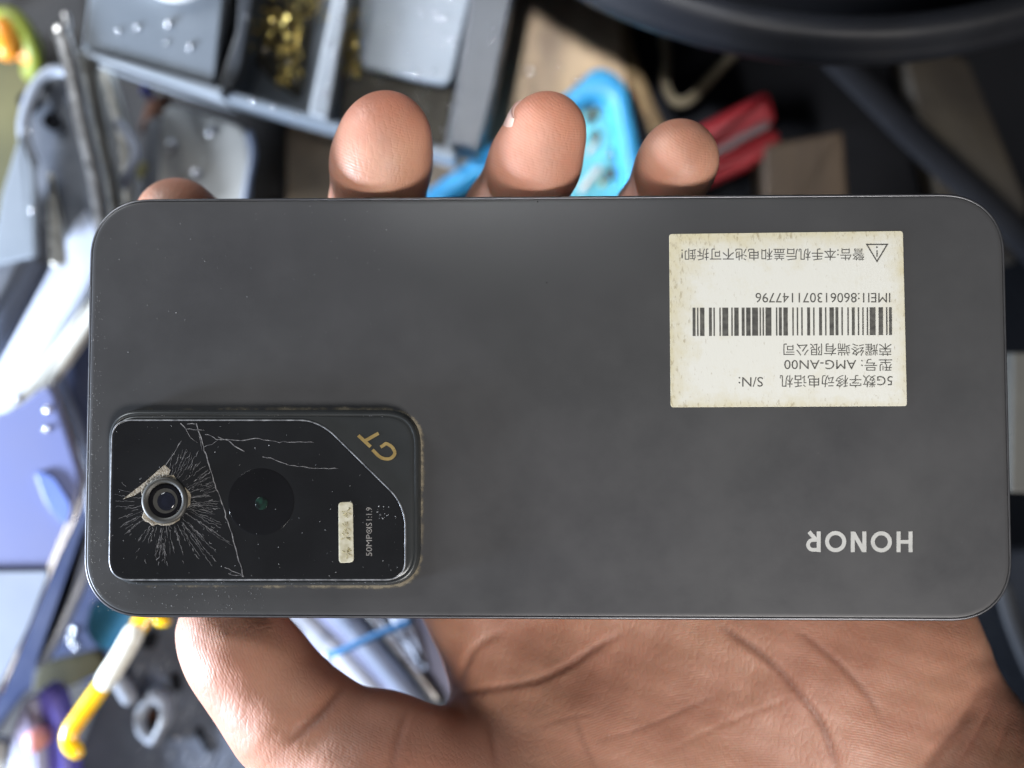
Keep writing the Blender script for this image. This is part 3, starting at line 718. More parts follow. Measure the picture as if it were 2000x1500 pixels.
for k in range(140):                       # the burst around the broken lens
    a = math.radians(rng.choice([rng.uniform(-100, 30), rng.uniform(-100, 30), rng.uniform(20, 85), rng.uniform(-200, -90)]))
    r0 = rng.uniform(108, 235); ln = rng.uniform(25, 150) * (1.5 if -80 < math.degrees(a) < 0 else .8)
    d = np.array([math.cos(a), -math.sin(a)]); p0 = C0 + d * r0; p1 = p0 + d * ln + rng.normal(size=2) * 5
    # stop at the long crack and the glass edge
    def xc(y): return np.interp(y, [178, 300, 560, 790, 978], [622, 660, 745, 815, 868])
    if p0[0] > xc(p0[1]) - 12 or p0[1] > 960: continue
    if p1[0] > xc(p1[1]) - 4: p1 = p0 + (p1 - p0) * max(0.1, (xc(p0[1]) - 4 - p0[0]) / (p1[0] - p0[0]) * .9)
    if p1[1] > 972: continue
    if p1[0] < 185 or p1[1] < 300: continue
    crack([tuple(p0), tuple(.5 * (p0 + p1) + rng.normal(size=2) * 3), tuple(p1)], rng.uniform(.35, .8), 7)
for k in range(60):                         # shorter splinters between them
    a = math.radians(rng.uniform(-150, 40)); r0 = rng.uniform(115, 330)
    d = np.array([math.cos(a + rng.uniform(-.9, .9)), -math.sin(a)]); p0 = C0 + np.array([math.cos(a), -math.sin(a)]) * r0; p1 = p0 + d * rng.uniform(8, 28)
    if max(p0[0], p1[0]) > np.interp(p0[1], [178, 300, 560, 790, 978], [622, 660, 745, 815, 868]) - 15 or max(p0[1], p1[1]) > 970: continue
    crack([tuple(p0), tuple(p1)], rng.uniform(.5, 1.3), 5)
part('glass_cracks', m, MP['crack'], isl, False)

# --- grime collected along the island's foot (a thin ragged deposit)
def m_grime():
    m, nt, N, L_, b = nodes_of('grime')
    b.inputs['Base Color'].default_value = (.27, .235, .17, 1); b.inputs['Roughness'].default_value = .85
    at = N.new('ShaderNodeAttribute'); at.attribute_name = 'cover'
    tc = N.new('ShaderNodeTexCoord')
    n = N.new('ShaderNodeTexNoise'); n.inputs['Scale'].default_value = 1100; n.inputs['Detail'].default_value = 8; n.inputs['Roughness'].default_value = .75
    n2 = N.new('ShaderNodeTexNoise'); n2.inputs['Scale'].default_value = 210; n2.inputs['Detail'].default_value = 4
    L_.new(tc.outputs['Object'], n.inputs['Vector']); L_.new(tc.outputs['Object'], n2.inputs['Vector'])
    a = N.new('ShaderNodeMath'); a.operation = 'MULTIPLY'; L_.new(n.outputs['Fac'], a.inputs[0]); L_.new(n2.outputs['Fac'], a.inputs[1])
    c = N.new('ShaderNodeMath'); c.operation = 'MULTIPLY'; L_.new(a.outputs[0], c.inputs[0]); L_.new(at.outputs['Fac'], c.inputs[1])
    r = N.new('ShaderNodeMapRange'); r.inputs['From Min'].default_value = .15; r.inputs['From Max'].default_value = .26; r.inputs['To Max'].default_value = .8
    L_.new(c.outputs[0], r.inputs[0]); L_.new(r.outputs[0], b.inputs['Alpha'])
    return m
R = []; cov = []
for d_, c_ in ((-.26, 1.0), (-.5, .95), (-1.0, .5), (-1.9, .28), (-3.6, 0.0)):
    rg = ring3(inset(iso, d_), .012); R.append(rg)
    cov += [c_ * (.55 if p[0] < iso[0][0] * 0 - 70 else 1) for p in rg]
mg = MB().rings(R, False, False)
go = part('grime_deposit', mg, m_grime(), phone)
at = go.data.attributes.new('cover', 'FLOAT', 'POINT'); at.data.foreach_set('value', cov)
go['kind'] = 'stuff'

# --- dust on the back
m = MB(); tet = [(1, 0, 0), (-.5, .8, 0), (-.5, -.8, 0), (0, 0, .7)]
def speck(u, v, s, z):
    p = L(u, v, z); a = rng.uniform(0, 6.28); c_, s_ = math.cos(a), math.sin(a); e = rng.uniform(.6, 1.8)
    s = s * 1.45
    m.add([p + s * np.array([x * e * c_ - y * s_, x * e * s_ + y * c_, w]) for x, y, w in tet], [(0, 1, 2), (0, 1, 3), (1, 2, 3), (2, 0, 3)])
for _ in range(330):
    u = 172 + rng.exponential(22); v = rng.uniform(560, 1180)
    if u < 205: speck(u, v, rng.choice([.025, .035, .05]), .002)
for _ in range(120): speck(rng.uniform(185, 520), rng.uniform(1146, 1195), rng.choice([.025, .03, .05]), .002)
for _ in range(90): speck(rng.uniform(185, 760), 400 + rng.exponential(140), rng.choice([.02, .03, .04]), .002)
for _ in range(160):
    u, v = rng.uniform(225, 785), rng.uniform(826, 1128)
    if v < 826 + max(0, u - 600) * .95: continue
    speck(u, v, rng.choice([.02, .028, .04, .06]), GZ)
for _ in range(60): speck(rng.uniform(740, 790), 1005 + rng.normal() * 25, rng.choice([.03, .05, .07]), GZ) if False else None
for _ in range(18): speck(rng.uniform(735, 760), rng.uniform(988, 1015), rng.choice([.03, .05, .08]), GZ)
for _ in range(70): speck(rng.uniform(215, 800), rng.choice([1137, 1139, 812]) + rng.normal(), rng.choice([.025, .04]), IZ)
for _ in range(70): speck(rng.uniform(800, 1950), rng.uniform(420, 1190), rng.choice([.012, .018]), .002)
for u, v, s in ((344, 611, .07), (361, 625, .06), (250, 688, .06), (288, 596, .05), (1048, 841, .05), (1046, 850, .03), (400, 510, .05)): speck(u, v, s, .002)
do = part('dust', m, MP['dust'], phone, False); do['kind'] = 'stuff'
m = MB(); 
for u, v, s in ((1068, 552, .10), (1050, 394, .12)):
    c_ = L(u, v, .005); m.add([c_ + s * np.array([math.cos(a) * 1.0, math.sin(a) * .8, 0]) for a in [k * .7 for k in range(9)]] + [c_ + [0, 0, .02]], [(k, (k + 1) % 9, 9) for k in range(9)])
part('chip_mark', m, MP['black'], phone, False)

# --- sticker
def m_sticker():
    m, nt, N, L_, b = nodes_of('sticker_paper')
    tc = N.new('ShaderNodeTexCoord'); at = N.new('ShaderNodeAttribute'); at.attribute_name = 'wear'
    n = N.new('ShaderNodeTexNoise'); n.inputs['Scale'].default_value = 260; n.inputs['Detail'].default_value = 8; n.inputs['Roughness'].default_value = .7
    L_.new(tc.outputs['Object'], n.inputs['Vector'])
    mp = N.new('ShaderNodeMapping'); mp.inputs['Rotation'].default_value = (0, 0, .9); mp.inputs['Scale'].default_value = (1, .4, 1)
    L_.new(tc.outputs['Object'], mp.inputs[0])
    n2 = N.new('ShaderNodeTexNoise'); n2.inputs['Scale'].default_value = 1700; n2.inputs['Detail'].default_value = 5; n2.inputs['Roughness'].default_value = .7
    L_.new(mp.outputs[0], n2.inputs['Vector'])
    def math_(op, x, y):
        q_ = N.new('ShaderNodeMath'); q_.operation = op
        for i, w_ in enumerate((x, y)):
            if isinstance(w_, (int, float)): q_.inputs[i].default_value = w_
            else: L_.new(w_, q_.inputs[i])
        return q_.outputs[0]
    st = math_('ADD', math_('MULTIPLY', at.outputs['Fac'], .34), math_('MULTIPLY', n.outputs['Fac'], .75))
    r1 = N.new('ShaderNodeMapRange'); r1.inputs['From Min'].default_value = .43; r1.inputs['From Max'].default_value = .95
    L_.new(st, r1.inputs[0])
    mx = N.new('ShaderNodeMix'); mx.data_type = 'RGBA'; mx.inputs[6].default_value = (.69, .70, .655, 1); mx.inputs[7].default_value = (.58, .53, .34, 1)
    L_.new(r1.outputs[0], mx.inputs[0])
    r2 = N.new('ShaderNodeMapRange'); r2.inputs['From Min'].default_value = .63; r2.inputs['From Max'].default_value = .78; r2.inputs['To Max'].default_value = .65
    L_.new(math_('ADD', n2.outputs['Fac'], math_('MULTIPLY', at.outputs['Fac'], .09)), r2.inputs[0])
    mx2 = N.new('ShaderNodeMix'); mx2.data_type = 'RGBA'; mx2.inputs[7].default_value = (.26, .20, .09, 1)
    L_.new(mx.outputs[2], mx2.inputs[6]); L_.new(r2.outputs[0], mx2.inputs[0])
    L_.new(mx2.outputs[2], b.inputs['Base Color']); b.inputs['Roughness'].default_value = .5
    bp = N.new('ShaderNodeBump'); bp.inputs['Strength'].default_value = .25; bp.inputs['Distance'].default_value = .00008
    L_.new(n2.outputs['Fac'], bp.inputs['Height']); L_.new(bp.outputs[0], b.inputs['Normal'])
    return m
SZ = .10
stk = round_poly([L(u, v, SZ)[:2] for u, v in [(1307, 457), (1763.5, 451), (1771.5, 793), (1310, 795.5)]], .55, 5)
m = MB().rings([ring3(stk, .0), ring3(stk, SZ - .02), ring3(inset(stk, .04), SZ)], True, False)
# top face as a grid so that wear can vary over it
top = inset(stk, .04); cen = top.mean(0); base_n = len(m.V); n = len(top); NR = 16
for k in range(1, NR):
    m.V += [np.array([*(cen + (p - cen) * (1 - k / NR)), SZ]) for p in top]
m.V.append(np.array([*cen, SZ])); first = base_n - n
for k in range(NR - 1):
    for i in range(n):
        j = (i + 1) % n; a0 = first + k * n; m.F.append((a0 + i, a0 + j, a0 + n + j, a0 + n + i))
for i in range(n): m.F.append((first + (NR - 1) * n + i, first + (NR - 1) * n + (i + 1) % n, len(m.V) - 1))
so = part('label_sticker', m, m_sticker(), phone, False)
V = np.array(m.V); x0, x1, y0, y1 = V[:, 0].min(), V[:, 0].max(), V[:, 1].min(), V[:, 1].max()
wl = np.exp(-(V[:, 0] - x0) / 2.4) * 1.0 + np.exp(-(x1 - V[:, 0]) / 1.6) * .6 + np.exp(-(y1 - V[:, 1]) / 2.6) * .75 + np.exp(-(V[:, 1] - y0) / 1.6) * .45 + np.exp(-np.hypot(V[:, 0] - x0, V[:, 1] - y1) / 5) * .7
at = so.data.attributes.new('wear', 'FLOAT', 'POINT'); at.data.foreach_set('value', np.minimum(wl, 1.3))

def sz(x, y): return (1280 + x / 3.846, 430 + y / 3.846)
m = MB(); ZT = SZ + .008
def line(s, zx0, zx1, zy0, zy1, weight=0.0):       # upside down: starts at the right, its foot at the top
    a = sz(zx1, zy0); text_fit(m, s, a, ((zx0 - zx1) / 3.846, 0), (0, (zy1 - zy0) / 3.846), ZT, weight)
line('警告:本手机后盖和电池不可拆卸!', 195, 1570, 212, 303)
line('IMEI1:860613071147796', 752, 1765, 546, 619)
line('荣耀终端有限公司', 962, 1775, 926, 1019)
line('型号: AMG-AN00', 968, 1778, 1043, 1134)
line('5G数字移动电话机', 935, 1782, 1163, 1257)
line('S/N:', 625, 808, 1178, 1251)
# warning triangle
tp = [sz(1588, 182), sz(1742, 182), sz(1665, 310)]
stroke(m, tp, 2.6, ZT - .004, .01, closed=True)
stroke(m, [sz(1665, 226), sz(1665, 276)], 2.5, ZT - .004, .01); stroke(m, [sz(1664, 198), sz(1664, 209)], 2.9, ZT - .004, .01)
part('label_printing', m, MP['ink'], so, False)
# bar code (Code 128) of the number above it
T = ('212222222122222221121223121322131222122213122312132212221213221312231212112232122132122231113222123122123221223211221132'
     '221231213212223112312131311222321122321221312212322112322211212123212321232121111323131123131321112313132113132311211313'
     '231113231311112133112331132131113123113321133121313121211331231131213113213311213131311123311321331121312113312311332111'
     '314111221411431111111224111422121124121421141122141221112214112412122114122411142112142211241211221114413111241112134111'
     '111242121142121241114212124112124211411212421112421211212141214121412121111143111341131141114113114311411113411311113141'
     '114131311141411131211412211214211232')
num = '860613071147796'
codes = [105] + [int(num[i:i + 2]) for i in range(0, 14, 2)] + [100, 16 + int(num[14])]
codes.append((codes[0] + sum(i * c_ for i, c_ in enumerate(codes) if i)) % 103)
widths = ''.join(T[c_ * 6:c_ * 6 + 6] for c_ in codes) + '2331112'
tot = sum(map(int, widths)); x = 0; m = MB()
for k, w_ in enumerate(widths):
    w_ = int(w_)
    if k % 2 == 0:
        zx1 = 1777 - (1777 - 279) * x / tot; zx0 = 1777 - (1777 - 279) * (x + w_) / tot
        a, b, c_, d = sz(zx0, 658 - 4 * zx0 / 1777), sz(zx1, 658 - 4 * zx1 / 1777), sz(zx1 + 1, 872 - 9 * zx1 / 1777), sz(zx0 + 1, 872 - 9 * zx0 / 1777)
        m.add([L(*p_, ZT) for p_ in (a, b, c_, d)], [(3, 2, 1, 0)])
    x += w_
part('bar_code', m, MP['ink'], so, False)

# ------------------------------------------------------------------ the hand: one surface, grown from a distance field
def Hp(u, v, z): return P(u, v, z)
CH = dict(
    index=[(850, 960, -27, 12), (600, 700, -37, 10), (440, 520, -30, 8.8), (348, 430, -22, 8.2)],
    middle=[(1000, 860, -27, 12), (800, 560, -34, 9.8), (737, 400, -21, 8.9), (755, 264, -9, 8.0)],
    ring=[(1150, 830, -27, 11.5), (1060, 560, -35, 9.4), (990, 420, -22, 8.2), (1068, 257, -8, 7.2)],
    little=[(1340, 880, -27, 11), (1320, 600, -33, 8.2), (1268, 425, -20, 6.9), (1328, 304, -9, 6.35)],
    thumb=[(1150, 1700, -18, 22), (735, 1548, -9, 16.5), (566, 1398, -10, 10.4), (434, 1232, -13, 8.5)],
)
prims = []       # (kind, data, blend)
for nm, ch in CH.items():
    for a, b in zip(ch[:-1], ch[1:]): prims.append(('c', Hp(*a[:3]), Hp(*b[:3]), a[3], b[3], 2.5 if nm != 'thumb' else 5))
def sph(u, v, z, r, k=4): prims.append(('c', Hp(u, v, z), Hp(u, v, z) + np.array([.01, 0, 0]), r, r, k))
# finger pads
sph(741, 322, -11.5, 8.5, 5); sph(1046, 326, -10.5, 8.0, 4); sph(1322, 325, -10.5, 6.6, 4); sph(484, 1292, -11.5, 9.0, 7)
sph(750, 1442, -13, 8.3, 3)
prims.append(('c', Hp(800, 1482, -15), Hp(1010, 1500, -18), 8.5, 9.5, 4))           # web of the thumb
W = Hp(1800, 1560, -27)
for u, v, r in ((870, 970, 12), (1000, 880, 12), (1150, 850, 12), (1330, 890, 12)):
    prims.append(('c', W, Hp(u, v, -27), 20, r, 9))
prims.append(('c', Hp(1060, 1440, -25), Hp(890, 1060, -27), 12, 12, 5))
prims.append(('c', Hp(1330, 880, -27), Hp(1748, 1262, -25), 12, 14.5, 9))
prims.append(('c', Hp(1748, 1262, -25), Hp(1800, 1500, -27), 14.5, 21, 9))
prims.append(('c', W, Hp(2700, 2300, -40), 23, 31, 10))
prims.append(('e', Hp(1300, 1520, -22), (40, 27, 18), math.radians(-18), 8))
prims.append(('e', Hp(1620, 1330, -24), (34, 22, 17), math.radians(-42), 8))
prims.append(('e', Hp(1350, 1400, -27), (44, 34, 15), 0, 8))

def sdf(X):
    d = None
    for p in prims:
        if p[0] == 'c':
            a, b = p[1].astype(np.float32), p[2].astype(np.float32); ba = b - a; pa = X - a
            t_ = np.clip(pa @ ba / max(float(ba @ ba), 1e-9), 0, 1)
            e = np.sqrt(((pa - t_[:, None] * ba) ** 2).sum(1)) - (p[3] + (p[4] - p[3]) * t_); k = p[5]
        else:
            c_, s_ = math.cos(p[3]), math.sin(p[3]); q_ = X - p[1].astype(np.float32); r = p[2]
            x_, y_ = (q_[:, 0] * c_ + q_[:, 1] * s_), (-q_[:, 0] * s_ + q_[:, 1] * c_)
            k0 = np.sqrt((x_ / r[0]) ** 2 + (y_ / r[1]) ** 2 + (q_[:, 2] / r[2]) ** 2); k1 = np.sqrt((x_ / r[0] ** 2) ** 2 + (y_ / r[1] ** 2) ** 2 + (q_[:, 2] / r[2] ** 2) ** 2)
            e = k0 * (k0 - 1) / np.maximum(k1, 1e-6); k = p[4]
        if d is None: d = e
        else:
            h = np.maximum(k - np.abs(d - e), 0) / k; d = np.minimum(d, e) - h * h * k * .25
    return d

h = 0.5; lo = np.array([-82., -172., -78.], np.float32); hi = np.array([152., 66., 12.], np.float32)
NB = np.ceil((hi - lo) / (h * 12)).astype(int); NX = NB * 12 + 1
D = np.full(NX, 9.0, np.float32)
bi = np.stack(np.meshgrid(*[np.arange(n_) for n_ in NB], indexing='ij'), -1).reshape(-1, 3)
bc = lo + (bi + .5) * 12 * h
dc = np.concatenate([sdf(c_) for c_ in np.array_split(bc.astype(np.float32), 8)])
act = np.abs(dc) < 12 * h * .9 + 2.5
off = np.stack(np.meshgrid(*[np.arange(13)] * 3, indexing='ij'), -1).reshape(-1, 3)
for k in np.nonzero(~act)[0]:
    if dc[k] < 0: x_, y_, z_ = bi[k] * 12; D[x_:x_ + 13, y_:y_ + 13, z_:z_ + 13] = -9
ids = bi[act] * 12
for chunk in np.array_split(ids, max(1, len(ids) // 150)):
    g = (chunk[:, None, :] + off[None]).reshape(-1, 3)
    D[g[:, 0], g[:, 1], g[:, 2]] = sdf((lo + g * h).astype(np.float32))
# surface nets
S = D < 0
c8 = [(i, j, k) for i in (0, 1) for j in (0, 1) for k in (0, 1)]
cnt = sum(S[i:NX[0] - 1 + i, j:NX[1] - 1 + j, k:NX[2] - 1 + k].astype(np.int8) for i, j, k in c8)
cells = np.stack(np.nonzero((cnt > 0) & (cnt < 8)), 1)
idx = np.full(np.array(NX) - 1, -1, np.int64); idx[cells[:, 0], cells[:, 1], cells[:, 2]] = np.arange(len(cells))
acc = np.zeros((len(cells), 3)); num_ = np.zeros(len(cells))
for i, a in enumerate(c8):
    for b in c8[i + 1:]:
        if sum(abs(x_ - y_) for x_, y_ in zip(a, b)) != 1: continue
        ga, gb = cells + a, cells + b
        da, db = D[ga[:, 0], ga[:, 1], ga[:, 2]], D[gb[:, 0], gb[:, 1], gb[:, 2]]
        mk = (da < 0) != (db < 0); t_ = np.where(mk, da / np.where(da == db, 1, da - db), 0)
        acc += mk[:, None] * (np.array(a) + (np.array(b) - np.array(a)) * t_[:, None]); num_ += mk
HV = lo + (cells + acc / num_[:, None]) * h
quads = []
for ax in range(3):
    o1, o2 = [(1, 2), (2, 0), (0, 1)][ax]
    e = np.zeros(3, int); e[ax] = 1
    sl0 = [slice(0, -1)] * 3; A = S[tuple(slice(0, n_ - (1 if i == ax else 0)) for i, n_ in enumerate(NX))]; B_ = S[tuple(slice(1 if i == ax else 0, n_) for i, n_ in enumerate(NX))]
    for flip, mk in ((False, A & ~B_), (True, ~A & B_)):
        g = np.stack(np.nonzero(mk), 1); g = g[(g[:, o1] > 0) & (g[:, o2] > 0) & (g[:, o1] < NX[o1] - 1) & (g[:, o2] < NX[o2] - 1)]
        u1 = np.zeros(3, int); u1[o1] = 1; u2 = np.zeros(3, int); u2[o2] = 1
        q4 = [g - u1 - u2, g - u2, g, g - u1]
        qq = np.stack([idx[c_[:, 0], c_[:, 1], c_[:, 2]] for c_ in q4], 1)
        quads.append(qq[:, ::-1] if flip else qq)
HF = np.concatenate(quads); HF = HF[(HF >= 0).all(1)]
for _ in range(2):                                   # settle the points onto the surface
    Xf = HV.astype(np.float32); d0 = sdf(Xf); G_ = np.stack([sdf(Xf + np.eye(3, dtype=np.float32)[k] * .15) - d0 for k in range(3)], 1) / .15
    HV = HV - np.clip(d0, -.4, .4)[:, None] * G_ / np.maximum((G_ ** 2).sum(1, keepdims=True), .2)
HN = G_ / np.maximum(np.linalg.norm(G_, axis=1, keepdims=True), 1e-6)
sc_ = CAM_D / (CAM_D - HV[:, 2]) / .09
UV = np.stack([1000 + HV[:, 0] * sc_, 750 - HV[:, 1] * sc_], 1)
def dist_poly(pts):
    d = np.full(len(UV), 1e9)
    pts = [np.asarray(p, float) for p in pts]
    for a, b in zip(pts[:-1], pts[1:]):
        ba = b - a; t_ = np.clip(((UV - a) @ ba) / (ba @ ba), 0, 1); d = np.minimum(d, np.linalg.norm(UV - a - t_[:, None] * ba, axis=1))
    return d
creases = [  # points, half width px, depth mm, pigment
    ([(692, 1322), (662, 1352), (625, 1392), (590, 1425), (548, 1470)], 12, 1.0, .8),
    ([(812, 1360), (792, 1400), (770, 1470), (765, 1540)], 9, .5, .5),
    ([(872, 1368), (920, 1352), (985, 1342), (1050, 1328), (1110, 1300), (1170, 1262), (1230, 1230)], 8, .55, .8),
    ([(1390, 1205), (1430, 1238), (1480, 1272), (1530, 1318), (1580, 1378), (1612, 1430), (1640, 1520)], 8, .6, 1.0),
    ([(1540, 1215), (1590, 1256), (1650, 1308), (1700, 1365), (1730, 1420)], 8, .4, .7),
    ([(1000, 1225), (935, 1260), (905, 1310), (895, 1372)], 9, .6, .4),
    ([(1118, 1368), (1132, 1430), (1158, 1490), (1165, 1530)], 6, .25, .5),
    ([(942, 1378), (960, 1440), (975, 1520)], 8, .45, .5),
    ([(1180, 1290), (1210, 1320), (1225, 1350)], 4, .12, .3),
    ([(1150, 1452), (1260, 1420), (1370, 1370), (1420, 1350)], 5, .2, .35), ([(1280, 1480), (1400, 1420), (1510, 1375), (1570, 1350)], 5, .2, -.3),
    ([(1020, 1430), (1120, 1400), (1200, 1390)], 5, .15, .3), ([(1320, 1400), (1335, 1460), (1340, 1520)], 4, .12, .2), ([(1400, 1310), (1450, 1380), (1500, 1430)], 4, .1, .2),
    ([(1925, 1325), (1908, 1360), (1870, 1420), (1830, 1470), (1795, 1530)], 11, .8, .6),
    ([(1945, 1350), (1925, 1400), (1880, 1480), (1860, 1530)], 6, .35, .7), ([(1975, 1380), (1960, 1430), (1930, 1520)], 6, .3, .6), ([(1990, 1395), (1990, 1450), (1975, 1520)], 5, .2, .5),
    ([(885, 1340), (892, 1362), (905, 1372)], 5, .4, -.4),
]
front = np.clip(HN[:, 2] * 2 + .2, 0, 1); disp = np.zeros(len(HV)); pig = np.zeros(len(HV))
for pts, w_, dp, pg in creases:
    pp = smooth_path(pts, 5); g = np.exp(-(dist_poly(pp) / (w_ * .95)) ** 2) * front * (HV[:, 1] < -25)
    for e_ in (pts[0], pts[-1]): g = g * (1 - .92 * np.exp(-(((UV - np.array(e_, float)) ** 2).sum(1)) / 45.0 ** 2))
    disp -= dp * .55 * g; pig += pg * g * (1 if pg > 0 else 1)
# soft lumps so that the palm is not mathematically even
lum = .2 * np.sin(HV[:, 0] * .21 + 1.3 * np.sin(HV[:, 1] * .17)) * np.sin(HV[:, 1] * .26 + .6) + .06 * np.sin(HV[:, 0] * .7 + HV[:, 1] * .5) * np.sin(HV[:, 1] * .8 - HV[:, 0] * .3)
disp += lum * np.clip((-HV[:, 1] - 25) / 20, 0, 1)
HV = HV + HN * disp[:, None]

def m_skin():
    m, nt, N, L_, b = nodes_of('skin')
    tc = N.new('ShaderNodeTexCoord')
    A = lambda n_: (lambda q_: (setattr(q_, 'attribute_name', n_), q_)[1])(N.new('ShaderNodeAttribute'))
    pal, cre, fp = A('palmar'), A('crease'), A('ridge')
    def mix(f, a, b_):
        q_ = N.new('ShaderNodeMix'); q_.data_type = 'RGBA'
        L_.new(f, q_.inputs[0])
        for i, w_ in ((6, a), (7, b_)):
            if isinstance(w_, tuple): q_.inputs[i].default_value = (*w_, 1)
            else: L_.new(w_, q_.inputs[i])
        return q_.outputs[2]
    n = N.new('ShaderNodeTexNoise'); n.inputs['Scale'].default_value = 90; n.inputs['Detail'].default_value = 5
    L_.new(tc.outputs['Object'], n.inputs['Vector'])
    mr = N.new('ShaderNodeMapRange'); mr.inputs['From Min'].default_value = .35; mr.inputs['From Max'].default_value = .68; L_.new(n.outputs['Fac'], mr.inputs[0])
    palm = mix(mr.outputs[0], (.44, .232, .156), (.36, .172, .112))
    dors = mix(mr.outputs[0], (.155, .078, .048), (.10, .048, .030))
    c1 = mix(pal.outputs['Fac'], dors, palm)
    c2 = mix(cre.outputs['Fac'], c1, (.17, .068, .042))
    L_.new(c2, b.inputs['Base Color'])
    b.inputs['Roughness'].default_value = .46
    b.inputs['Subsurface Weight'].default_value = .35; b.inputs['Subsurface Radius'].default_value = (1.0, .32, .16); b.inputs['Subsurface Scale'].default_value = .0028
    w = N.new('ShaderNodeTexWave'); w.wave_type = 'RINGS'; w.rings_direction = 'SPHERICAL'; w.inputs['Scale'].default_value = .62; w.inputs['Distortion'].default_value = 5; w.inputs['Detail'].default_value = 3; w.inputs['Detail Scale'].default_value = .35
    L_.new(fp.outputs['Vector'], w.inputs['Vector'])
    # ridges come and go over the palm
    rn = N.new('ShaderNodeTexNoise'); rn.inputs['Scale'].default_value = 70; rn.inputs['Detail'].default_value = 3
    L_.new(tc.outputs['Object'], rn.inputs['Vector'])
    rr = N.new('ShaderNodeMapRange'); rr.inputs['From Min'].default_value = .38; rr.inputs['From Max'].default_value = .62; rr.inputs['To Min'].default_value = .03; rr.inputs['To Max'].default_value = .19
    L_.new(rn.outputs['Fac'], rr.inputs[0])
    b1 = N.new('ShaderNodeBump'); b1.inputs['Distance'].default_value = .00010
    L_.new(w.outputs['Fac'], b1.inputs['Height']); L_.new(rr.outputs[0], b1.inputs['Strength'])
    last = b1.outputs[0]
    for sc, rot, st, strength, dist in ((950, .6, (1, .5, 1), .16, .0002), (230, -.5, (1, .38, 1), .045, .0003), (300, .9, (1, .3, 1), .04, .0003)):
        dn = N.new('ShaderNodeTexNoise'); dn.inputs['Scale'].default_value = sc * .5; L_.new(tc.outputs['Object'], dn.inputs['Vector'])
        mixv = N.new('ShaderNodeMix'); mixv.data_type = 'VECTOR'; mixv.inputs[0].default_value = .0025 * 230 / sc
        L_.new(tc.outputs['Object'], mixv.inputs[4]); L_.new(dn.outputs['Color'], mixv.inputs[5])
        mp = N.new('ShaderNodeMapping'); mp.inputs['Rotation'].default_value = (0, 0, rot); mp.inputs['Scale'].default_value = st
        v = N.new('ShaderNodeTexVoronoi'); v.feature = 'DISTANCE_TO_EDGE'; v.inputs['Scale'].default_value = sc
        L_.new(mixv.outputs[1], mp.inputs[0]); L_.new(mp.outputs[0], v.inputs['Vector'])
        cl = N.new('ShaderNodeMapRange'); cl.inputs['From Max'].default_value = .09 if sc < 500 else .3; L_.new(v.outputs['Distance'], cl.inputs[0])
        bb = N.new('ShaderNodeBump'); bb.inputs['Strength'].default_value = strength; bb.inputs['Distance'].default_value = dist
        L_.new(cl.outputs[0], bb.inputs['Height']); L_.new(last, bb.inputs['Normal']); last = bb.outputs[0]
    L_.new(last, b.inputs['Normal'])
    # blotches: paler and redder patches
    bl = N.new('ShaderNodeTexNoise'); bl.inputs['Scale'].default_value = 38; bl.inputs['Detail'].default_value = 4
    L_.new(tc.outputs['Object'], bl.inputs['Vector'])
    bm = N.new('ShaderNodeMapRange'); bm.inputs['From Min'].default_value = .42; bm.inputs['From Max'].default_value = .7; bm.inputs['To Max'].default_value = .35
    L_.new(bl.outputs['Fac'], bm.inputs[0])
    fl_ = A('flush_shade')
    c3 = mix(bm.outputs[0], c2, (.41, .17, .125))
    L_.new(mix(fl_.outputs['Fac'], c3, (.36, .125, .075)), b.inputs['Base Color'])
    rv = N.new('ShaderNodeMapRange'); rv.inputs['To Min'].default_value = .42; rv.inputs['To Max'].default_value = .66; L_.new(n.outputs['Fac'], rv.inputs[0]); L_.new(rv.outputs[0], b.inputs['Roughness'])
    return m
SKIN = m_skin()
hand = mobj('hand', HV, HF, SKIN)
hand.data.update()
props(hand, 'bare left hand gripping the phone from behind with thumb and fingertips showing', 'hand')
# palmar skin is paler; beyond the wrist crease it is darker
wr = np.array([1925, 1325.]), np.array([1795, 1530.]); nn = np.array([-(wr[1] - wr[0])[1], (wr[1] - wr[0])[0]]); nn = nn / np.linalg.norm(nn)
if nn[0] < 0: nn = -nn
sd = (UV - wr[0]) @ nn + 9 * np.sin(UV[:, 1] * .05) + 5 * np.sin(UV[:, 1] * .13 + UV[:, 0] * .05)
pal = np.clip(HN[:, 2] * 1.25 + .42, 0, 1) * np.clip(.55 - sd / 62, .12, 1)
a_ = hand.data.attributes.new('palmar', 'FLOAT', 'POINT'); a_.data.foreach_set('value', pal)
a_ = hand.data.attributes.new('crease', 'FLOAT', 'POINT'); a_.data.foreach_set('value', np.clip(pig * .9, 0, .7))
fls = np.clip((285 - UV[:, 1]) / 110, 0, 1) * .7 * (HV[:, 1] > 20)  # redder tips, with the shade on their upper part coloured in
a_ = hand.data.attributes.new('flush_shade', 'FLOAT', 'POINT'); a_.data.foreach_set('value', fls)
ridge = np.stack([UV[:, 0] - 1500, UV[:, 1] - 2350, np.zeros(len(UV))], 1) * .1
for (u0, u1, v0, v1, cx, cy, sx) in ((600, 880, 100, 480, 850, 130, .7), (880, 1190, 100, 480, 1140, 150, .75), (1190, 1450, 150, 480, 1400, 200, .8), (250, 480, 300, 480, 400, 420, 1)):
    k = (UV[:, 0] > u0) & (UV[:, 0] < u1) & (UV[:, 1] > v0) & (UV[:, 1] < v1)
    ridge[k] = np.stack([(UV[k, 0] - cx) * sx, UV[k, 1] - cy, np.zeros(k.sum())], 1) * .1
k = (UV[:, 0] < 800) & (UV[:, 1] > 1100); ridge[k] = np.stack([(UV[k, 0] - 900) * .9, UV[k, 1] - 1150, np.zeros(k.sum())], 1) * .1
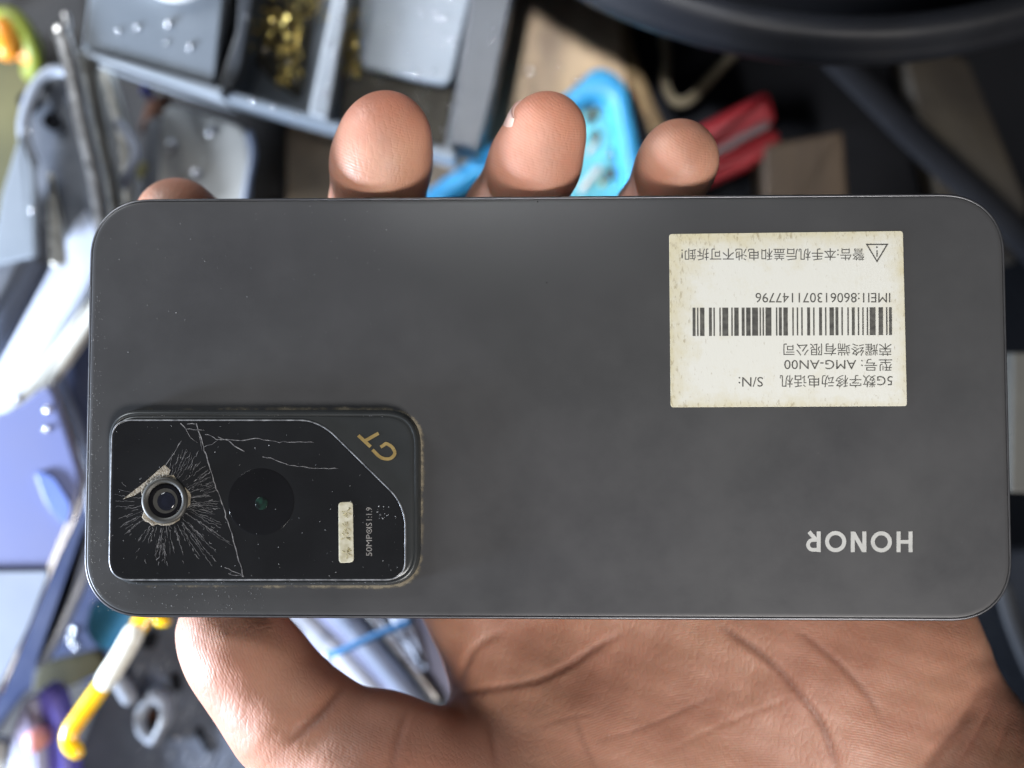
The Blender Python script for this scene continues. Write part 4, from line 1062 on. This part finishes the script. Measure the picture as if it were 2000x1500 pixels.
a_ = hand.data.attributes.new('ridge', 'FLOAT_VECTOR', 'POINT'); a_.data.foreach_set('vector', ridge.ravel())

# nails that show at the side of the ring and the little finger
NAIL = mat('fingernail', (.62, .42, .36), .3, nscale=200, col2=(.58, .38, .32), rvar=.05, coat=.3)
def nail(j0, j1, back, fwd, tilt, span, lift):
    """shell on the side of a fingertip; j0, j1: joint and tip (u, v, z, r)"""
    a, b_ = Hp(*j0[:3]), Hp(*j1[:3]); ax = (b_ - a) / np.linalg.norm(b_ - a); r = j1[3]
    s0 = np.cross(ax, np.array([0, 0, 1.0])); s0 /= np.linalg.norm(s0)
    if s0[0] > 0: s0 = -s0
    up = np.cross(s0, ax); up = up if up[2] > 0 else -up
    n0 = s0 * math.cos(tilt) + up * math.sin(tilt); n1 = np.cross(ax, n0); n1 = n1 if n1[2] > 0 else -n1
    nu, nv = 18, 20; V_ = []
    for lay in (0, 1):
        for i in range(nu + 1):
            x_ = -back + (back + fwd) * i / nu
            sp_ = span * (1 - .35 * max(0, (i / nu - .7) / .3) ** 2 - .35 * max(0, (.3 - i / nu) / .3) ** 2)
            R_ = r + lift - lay * .5 - (.55 if lay == 0 else .2) * max(0, (.16 - i / nu) / .16) ** 2 - .25 * max(0, (i / nu - .8) / .2) ** 2
            for j in range(nv + 1):
                q_ = sp_ * (-1 + 2 * j / nv)
                rj = R_ - .35 * (abs(q_) / span) ** 4
                V_.append(b_ + ax * x_ + rj * (n0 * math.cos(q_) + n1 * math.sin(q_)))
    F_ = []; q_ = (nu + 1) * (nv + 1); g = lambda i, j, l: l * q_ + i * (nv + 1) + j
    for i in range(nu):
        for j in range(nv):
            F_.append((g(i, j, 0), g(i + 1, j, 0), g(i + 1, j + 1, 0), g(i, j + 1, 0))); F_.append((g(i, j, 1), g(i, j + 1, 1), g(i + 1, j + 1, 1), g(i + 1, j, 1)))
    for i in range(nu):
        for j in (0, nv): F_.append((g(i, j, 0), g(i + 1, j, 0), g(i + 1, j, 1), g(i, j, 1)))
    for j in range(nv):
        for i in (0, nu): F_.append((g(i, j, 0), g(i, j + 1, 0), g(i, j + 1, 1), g(i, j, 1)))
    return MB().add(V_, F_).build('fingernail', NAIL, hand)
nail(CH['ring'][2], CH['ring'][3], 9.5, 1.6, .10, .8, .6)
nail(CH['little'][2], CH['little'][3], 7.0, 1.2, .25, .8, .65)
